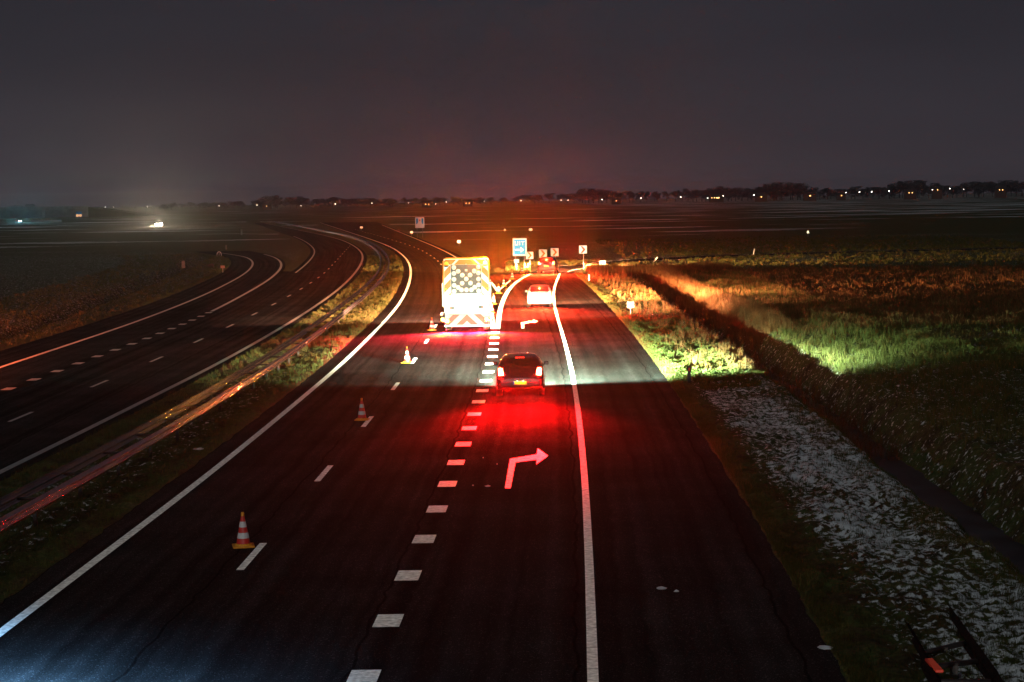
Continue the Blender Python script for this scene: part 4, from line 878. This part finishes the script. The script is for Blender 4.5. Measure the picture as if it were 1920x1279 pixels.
for i, (px, Y, hh) in enumerate(TR):
    k = rt.randrange(5); P = protos[k]; base = (12, 14, 11, 15, 10)[k]
    o = P if k not in used else copy_tree(P); used.add(k)
    g = at(px, 370, Y); o.location = (g.x, Y, -.1); s_ = hh/base; sw = s_*rt.uniform(.95, 1.35) if hh > 12 else s_*1.7; o.scale = (sw, sw, s_); o.rotation_euler.z = rt.uniform(0, 6.28)
    zi = [j for j, z in enumerate(zones) if z[0] <= px < z[1]] or [len(zones)-1]; z = zones[zi[0]]; med = sorted(h for p_, _, h in TR if z[0] <= p_ < z[1]); med = med[len(med)//2] if med else hh
    side_ = 'left half of the ' if px < (z[0]+min(z[1], 1920))/2 else 'right half of the '
    tag(o, ('taller tree in the ' if hh > med else 'lower tree in the ')+side_+z[2], 'tree', 'trees along the horizon')
# ---------------------------------------------------------------- street lamps and farmhouses in the distance
lw = glow('street_lamp_lit', (1, .93, .82), 14); lo = glow('window_lit', (1, .52, .16), 5)
def street_lamp():
    t = empty('street_lamp', (0, 0, 0)); MB().tube([(0, 0, -7), (0, 0, .1), (0, -.4, .35), (0, -1.0, .4)], [.10, .06, .05, .05], 6).build('pole', M['galv'], t)
    MB().box(-.22, .22, -1.6, -.8, .38, .50, .04).build('lamp_head', M['galv'], t); MB().lathe([(0, -.30), (.30, -.22), (.42, 0), (.30, .22), (0, .30)], 10, Matrix.Translation((0, -1.2, .10))).build('lamp_globe', lw, t); return t
SL = [(118, 388.5, 1), (198, 388.5, 1), (277, 387.5, 1), (213, 388.5, .5), (411, 386, 1), (482, 385, 1), (564.5, 386, .8), (629, 382.5, 1), (697.5, 381.5, .9), (766, 380.5, 1), (817, 382.5, .8), (837, 379, .9), (908, 378, .9), (977, 376.5, .8), (1052, 375.5, .8), (1065, 375.5, .8), (1129, 374.5, 1), (1201.7, 371.8, 1.1), (1276, 369.8, 1.1), (1327, 371.6, .8), (1356, 367.5, .9), (1413.4, 366, 1.1), (1585.7, 361.4, 1), (1611, 360.6, 1.1), (1634, 360, 1.1), (1666.5, 358.6, 1.1), (1748, 356, .9), (1780, 354, 1.2), (1807, 355, .6)]
lp = None
for px, py, s_ in SL:
    o = lp = street_lamp() if lp is None else lp; o = lp if px == 118 else copy_tree(lp)
    Y = rt.uniform(2000, 2200); g = at(px, py, Y); o.location = g; o.scale = (s_*1.15,)*3
    tag(o, 'tiny white street lamp left of the far motorway bend' if px < 600 else 'tiny white street lamp on the horizon above the main carriageway' if px < 1000 else 'tiny white street lamp on the horizon above the exit' if px < 1250 else 'tiny white street lamp in the village on the right' if px > 1500 else 'tiny white street lamp near the lit farmhouses', 'street lamp', 'street lamps on the horizon')
brick = noisy(mat('brick', (.16, .08, .06), .85), (.10, .06, .05), 1, .5); tile = noisy(mat('roof_tiles', (.05, .04, .04), .8), (.08, .05, .04), 1, .5)
HS = [(55, 390, .6, 'leftmost tiny farmhouse with one dim orange window'), (500, 386.5, .6, 'tiny farmhouse with a dim window left of the low grove'), (801, 383, 1.6, 'tiny farmhouse with two orange windows above the lorry'), (877, 381, 1.2, 'tiny farmhouse with orange windows right above the lorry beacon'),
      (1155.4, 376.5, .9, 'tiny farmhouse with one orange window below the rounded grove'), (1344, 370.8, 3, 'brightest lit farmhouse, in front of the grove right of centre'), (1427.6, 369, 2, 'farmhouse with one round bright window below the tallest trees'), (1519, 367, 2.2, 'farmhouse with a wide orange window right of the tallest trees'),
      (1578, 366.5, .6, 'dim farmhouse left of the village lamps'), (1707.5, 361.4, 1.8, 'farmhouse with two small orange windows below the misty grove'), (1758, 356, 1, 'small lit house between the village lamps at right'), (1877, 356.0, 1.3, 'lit house nearest the right edge')]
for px, py, s_, lab in HS:
    Y = 2150; g = at(px, py, Y); t = empty('farmhouse', (g.x, Y, -.1), 0, lab, 'house', 'farmhouses on the horizon'); wz = max(g.z, 1.8)
    hw = 4+s_*1.3; eave = wz+1.1
    MB().box(-hw, hw, 0, 7, 0, eave).build('wall', brick, t)
    q = MB(); q.add([(-hw-.4, -.5, eave), (hw+.4, -.5, eave), (hw+.4, 7.5, eave), (-hw-.4, 7.5, eave), (-hw-.4, 3.5, eave+3.2), (hw+.4, 3.5, eave+3.2)], [(0, 1, 5, 4), (2, 3, 4, 5), (0, 4, 3), (1, 2, 5), (3, 2, 1, 0)]); rf = q.build('roof', tile, t); MB().box(hw*.5, hw*.5+.7, 3, 3.7, eave+2, eave+4).build('chimney', brick, rf)
    if s_ > 2.5: xs = [(-2.6, 1.0), (1.2, 3.6), (-5.6, .7)]
    elif s_ > 1.9: xs = [(0, 1.8 if px > 1500 else 1.2)]
    elif s_ > 1.1: xs = [(-1.8, .8), (1.8, .8)]
    else: xs = [(0, .75)]
    for x, w_ in xs:
        f_ = MB().box(x-w_/2-.1, x+w_/2+.1, -.08, -.005, wz-.65, wz+.65).build('window', M['truck_white'], t); MB().box(x-w_/2, x+w_/2, -.10, -.082, wz-.55, wz+.55).build('pane', lo, f_)
# ---------------------------------------------------------------- grass, weeds and reeds
def blades(name, X, Y, hh, wd, tints, material, lean=.45, segs=2, z=None, leaf=False):
    n = len(X); Z = (height(X[None], Y[None])[0] if z is None else z)-.01; a = rng.random(n)*2*PI; dx, dy = np.cos(a), np.sin(a); b = rng.random(n)*2*PI
    ln = lean*hh*rng.random(n)**.7; lx, ly = np.cos(b)*ln, np.sin(b)*ln; w = wd*(.6+.8*rng.random(n))
    B = np.stack([X, Y, Z], -1); D = np.stack([dx*w, dy*w, np.zeros(n)], -1)
    k = .5; mid = B+np.stack([lx*.3, ly*.3, hh*.55], -1); tip = B+np.stack([lx, ly, hh*(1-.35*lean*rng.random(n))], -1)
    V = np.stack([B-D*.5, B+D*.5, mid+D*(.75 if leaf else .42), mid-D*(.75 if leaf else .42), tip], 1).reshape(-1, 3); o = np.arange(n)[:, None]*5
    F1 = np.concatenate([o+np.array([[0, 1, 2]]), o+np.array([[0, 2, 3]]), o+np.array([[3, 2, 4]])])
    me = mesh_np(name, V, F1, [material], attrs={'tint': np.repeat(tints, 5)}); ob = link(name, me); return tag(ob, kind='stuff')
GRASS = blade_mat('grass_blade', [(.024, .030, .007), (.044, .062, .010), (.075, .085, .017), (.13, .09, .035)])
WEED = blade_mat('weed_leaf', [(.022, .030, .007), (.050, .068, .012), (.095, .115, .025)])
REED = blade_mat('reed', [(.055, .025, .009), (.12, .058, .018), (.21, .115, .042)])
def clump(n, per, x0, x1, y0, y1, r, power=1.0):
    """n tufts of per blades; y density falls with distance"""
    ty = y0*(y1/y0)**rng.random(n) if power else rng.uniform(y0, y1, n); tx = rng.random(n); lo = x0(ty) if callable(x0) else np.full(n, float(x0)); hi = x1(ty) if callable(x1) else np.full(n, float(x1)); tx = lo+(hi-lo)*tx
    X = np.repeat(tx, per)+rng.normal(0, r, n*per); Y = np.repeat(ty, per)+rng.normal(0, r, n*per); return X, Y
def keep(X, Y, m=-.05):
    k = on_road(X[None], Y[None])[0] < m; return X[k], Y[k]
def grass(name, label, X, Y, h0, h1, wd, t0=0, t1=1, mt=GRASS, m=-.05, **kw):
    X, Y = keep(X, Y, m); n = len(X); h = rng.uniform(h0, h1, n)*(.6+.8*vnoise(X*.8, Y*.8, 21)); ob = blades(name, X, Y, h, wd*np.clip(Y/70, .7, 3.0), np.clip(rng.uniform(t0, t1, n)*.6+.5*vnoise(X*.5, Y*.5, 22)*(t1-t0)+t0*.4, 0, 1), mt, **kw); ob['label'] = label
X, Y = clump(11000, 9, lambda y: ER(y)+.02, lambda y: CREST(y)+.5, 24, 186, .05); grass('grass', 'short grass with snow between it on the right verge', X, Y, .05, .13, .009, 0, .5)
X, Y = clump(2600, 12, lambda y: CREST(y)-.9, lambda y: CREST(y)+.35, 30, 176, .06); grass('grass', 'longer grass along the edge of the ditch', X, Y, .06, .17, .010, .2, 1)
X, Y = clump(3200, 10, lambda y: ER(y)-.02, lambda y: ER(y)+.45, 26, 186, .05); grass('grass', 'grass fringe along the asphalt edge', X, Y, .06, .16, .010, 0, 1, m=-.01)
X, Y = clump(5200, 9, lambda y: ER(y)+.3, lambda y: ER(y)+.3+(CREST(y)-.6-ER(y))*.9, 72, 112, .06, 0); k = vnoise(X*.9, Y*.35, 31) > .34; grass('weeds', 'leafy green weeds on the verge lit by the headlights', X[k], Y[k], .06, .20, .03, 0, 1, WEED, leaf=True, lean=.9)
X, Y = clump(700, 7, lambda y: ER(y)+1.2, lambda y: CREST(y)+.3, 78, 184, .05); grass('dry_stalks', 'thin dry stalks standing on the verge', X, Y, .25, .55, .010, .4, 1, REED, lean=.25)
X, Y = clump(9000, 9, lambda y: FARB(y)-.2, lambda y: FARB(y)+7, 55, 190, .07); grass('grass', 'tall grass on the far bank of the ditch', X, Y, .15, .42, .014, 0, 1)
X, Y = clump(3800, 8, lambda y: FARB(y)-.9, lambda y: FARB(y)+1.2, 100, 184, .08); grass('reeds', 'pale reeds along the far bank of the ditch', X, Y, .35, .85, .012, .3, 1, REED, lean=.3)
X, Y = clump(2200, 8, lambda y: CREST(y)+.5, lambda y: CREST(y)+2.6, 60, 184, .08); grass('reeds', 'dark reeds in the bottom of the ditch', X, Y, .3, .7, .012, 0, .6, REED, lean=.4)
X, Y = clump(1300, 9, 7.6, 22, 182, 192, .1, 0); k = Y < ramp_lo(X)-.4; grass('reeds', 'reeds where the ditch meets the slip road', X[k], Y[k], .4, .9, .016, .2, 1, REED, lean=.3)
X, Y = clump(9000, 7, lambda y: FARB(y)+1, lambda y: np.minimum(.29*y, 60), 98, 190, .12); grass('dry_grass', 'tall dry grass in the right hand field', X, Y, .2, .45, .020, .1, 1, REED)
X, Y = clump(14000, 6, 20, lambda y: np.minimum(.30*y, 75), 75, 300, .12); grass('grass', 'rough meadow grass in the right hand field', X, Y, .12, .34, .020, .1, 1)
X, Y = clump(9000, 9, lambda y: R1(y)+.5, lambda y: L1(y)-.7, 26, 260, .06); grass('grass', 'grass on the median round the guard rail', X, Y, .06, .20, .010, 0, 1, m=-.02)
X, Y = clump(3500, 9, lambda y: L1(y)-4.2, lambda y: L1(y)-.9, 95, 200, .07); grass('grass', 'median grass beside the lorry', X, Y, .10, .26, .014, .1, 1, m=-.02)
X, Y = clump(6000, 8, lambda y: KERB(y)-14, lambda y: KERB(y)-.1, 75, 280, .09); grass('grass', 'grass on the left hand verge and bank', X, Y, .08, .28, .016, .1, 1)
X, Y = clump(2600, 9, -.5, 14, 189, 222, .09, 0); grass('grass', 'grass round the foot of the exit sign', X, Y, .10, .35, .018, .3, 1, m=-.1)
X, Y = clump(2500, 8, 14, 75, 200, 330, .12); grass('grass', 'grass beyond the slip road', X, Y, .12, .34, .024, .2, 1, m=-.1)
# bits of snow and ice dropped on the roads
q = MB()
for px, py, s_ in ((375, 842, .22), (1240, 1103, .12), (1268, 1109, .06), (1548, 1215, .14), (915, 912, .10), (887, 911, .03), (932, 871, .03), (906, 859, .03)):
    p = G(px, py); k = 9; q.add([(p.x+s_*math.cos(2*PI*i/k)*random.uniform(.6, 1.1), p.y+s_*1.3*math.sin(2*PI*i/k)*random.uniform(.6, 1.1), .004) for i in range(k)]+[(p.x, p.y, .04)], [(i, (i+1) % k, k) for i in range(k)], True)
tag(q.build('snow_crumbs', M['snow'], None), 'small crumbs of snow lying on the carriageways', kind='stuff')

# ---------------------------------------------------------------- haze
hz = MB().box(-1600, 1600, -60, 3600, -3, 32).build('haze', None, None); me = hz.data
m = bpy.data.materials.new('haze'); m.use_nodes = True; nt = m.node_tree; nt.nodes.remove(nt.nodes['Principled BSDF'])
pv = nt.nodes.new('ShaderNodeVolumePrincipled'); pv.inputs['Color'].default_value = (.85, .87, .9, 1); pv.inputs['Density'].default_value = .00011; pv.inputs['Anisotropy'].default_value = 0.9
nt.links.new(pv.outputs[0], nt.nodes['Material Output'].inputs['Volume']); me.materials.append(m); hz['kind'] = 'stuff'
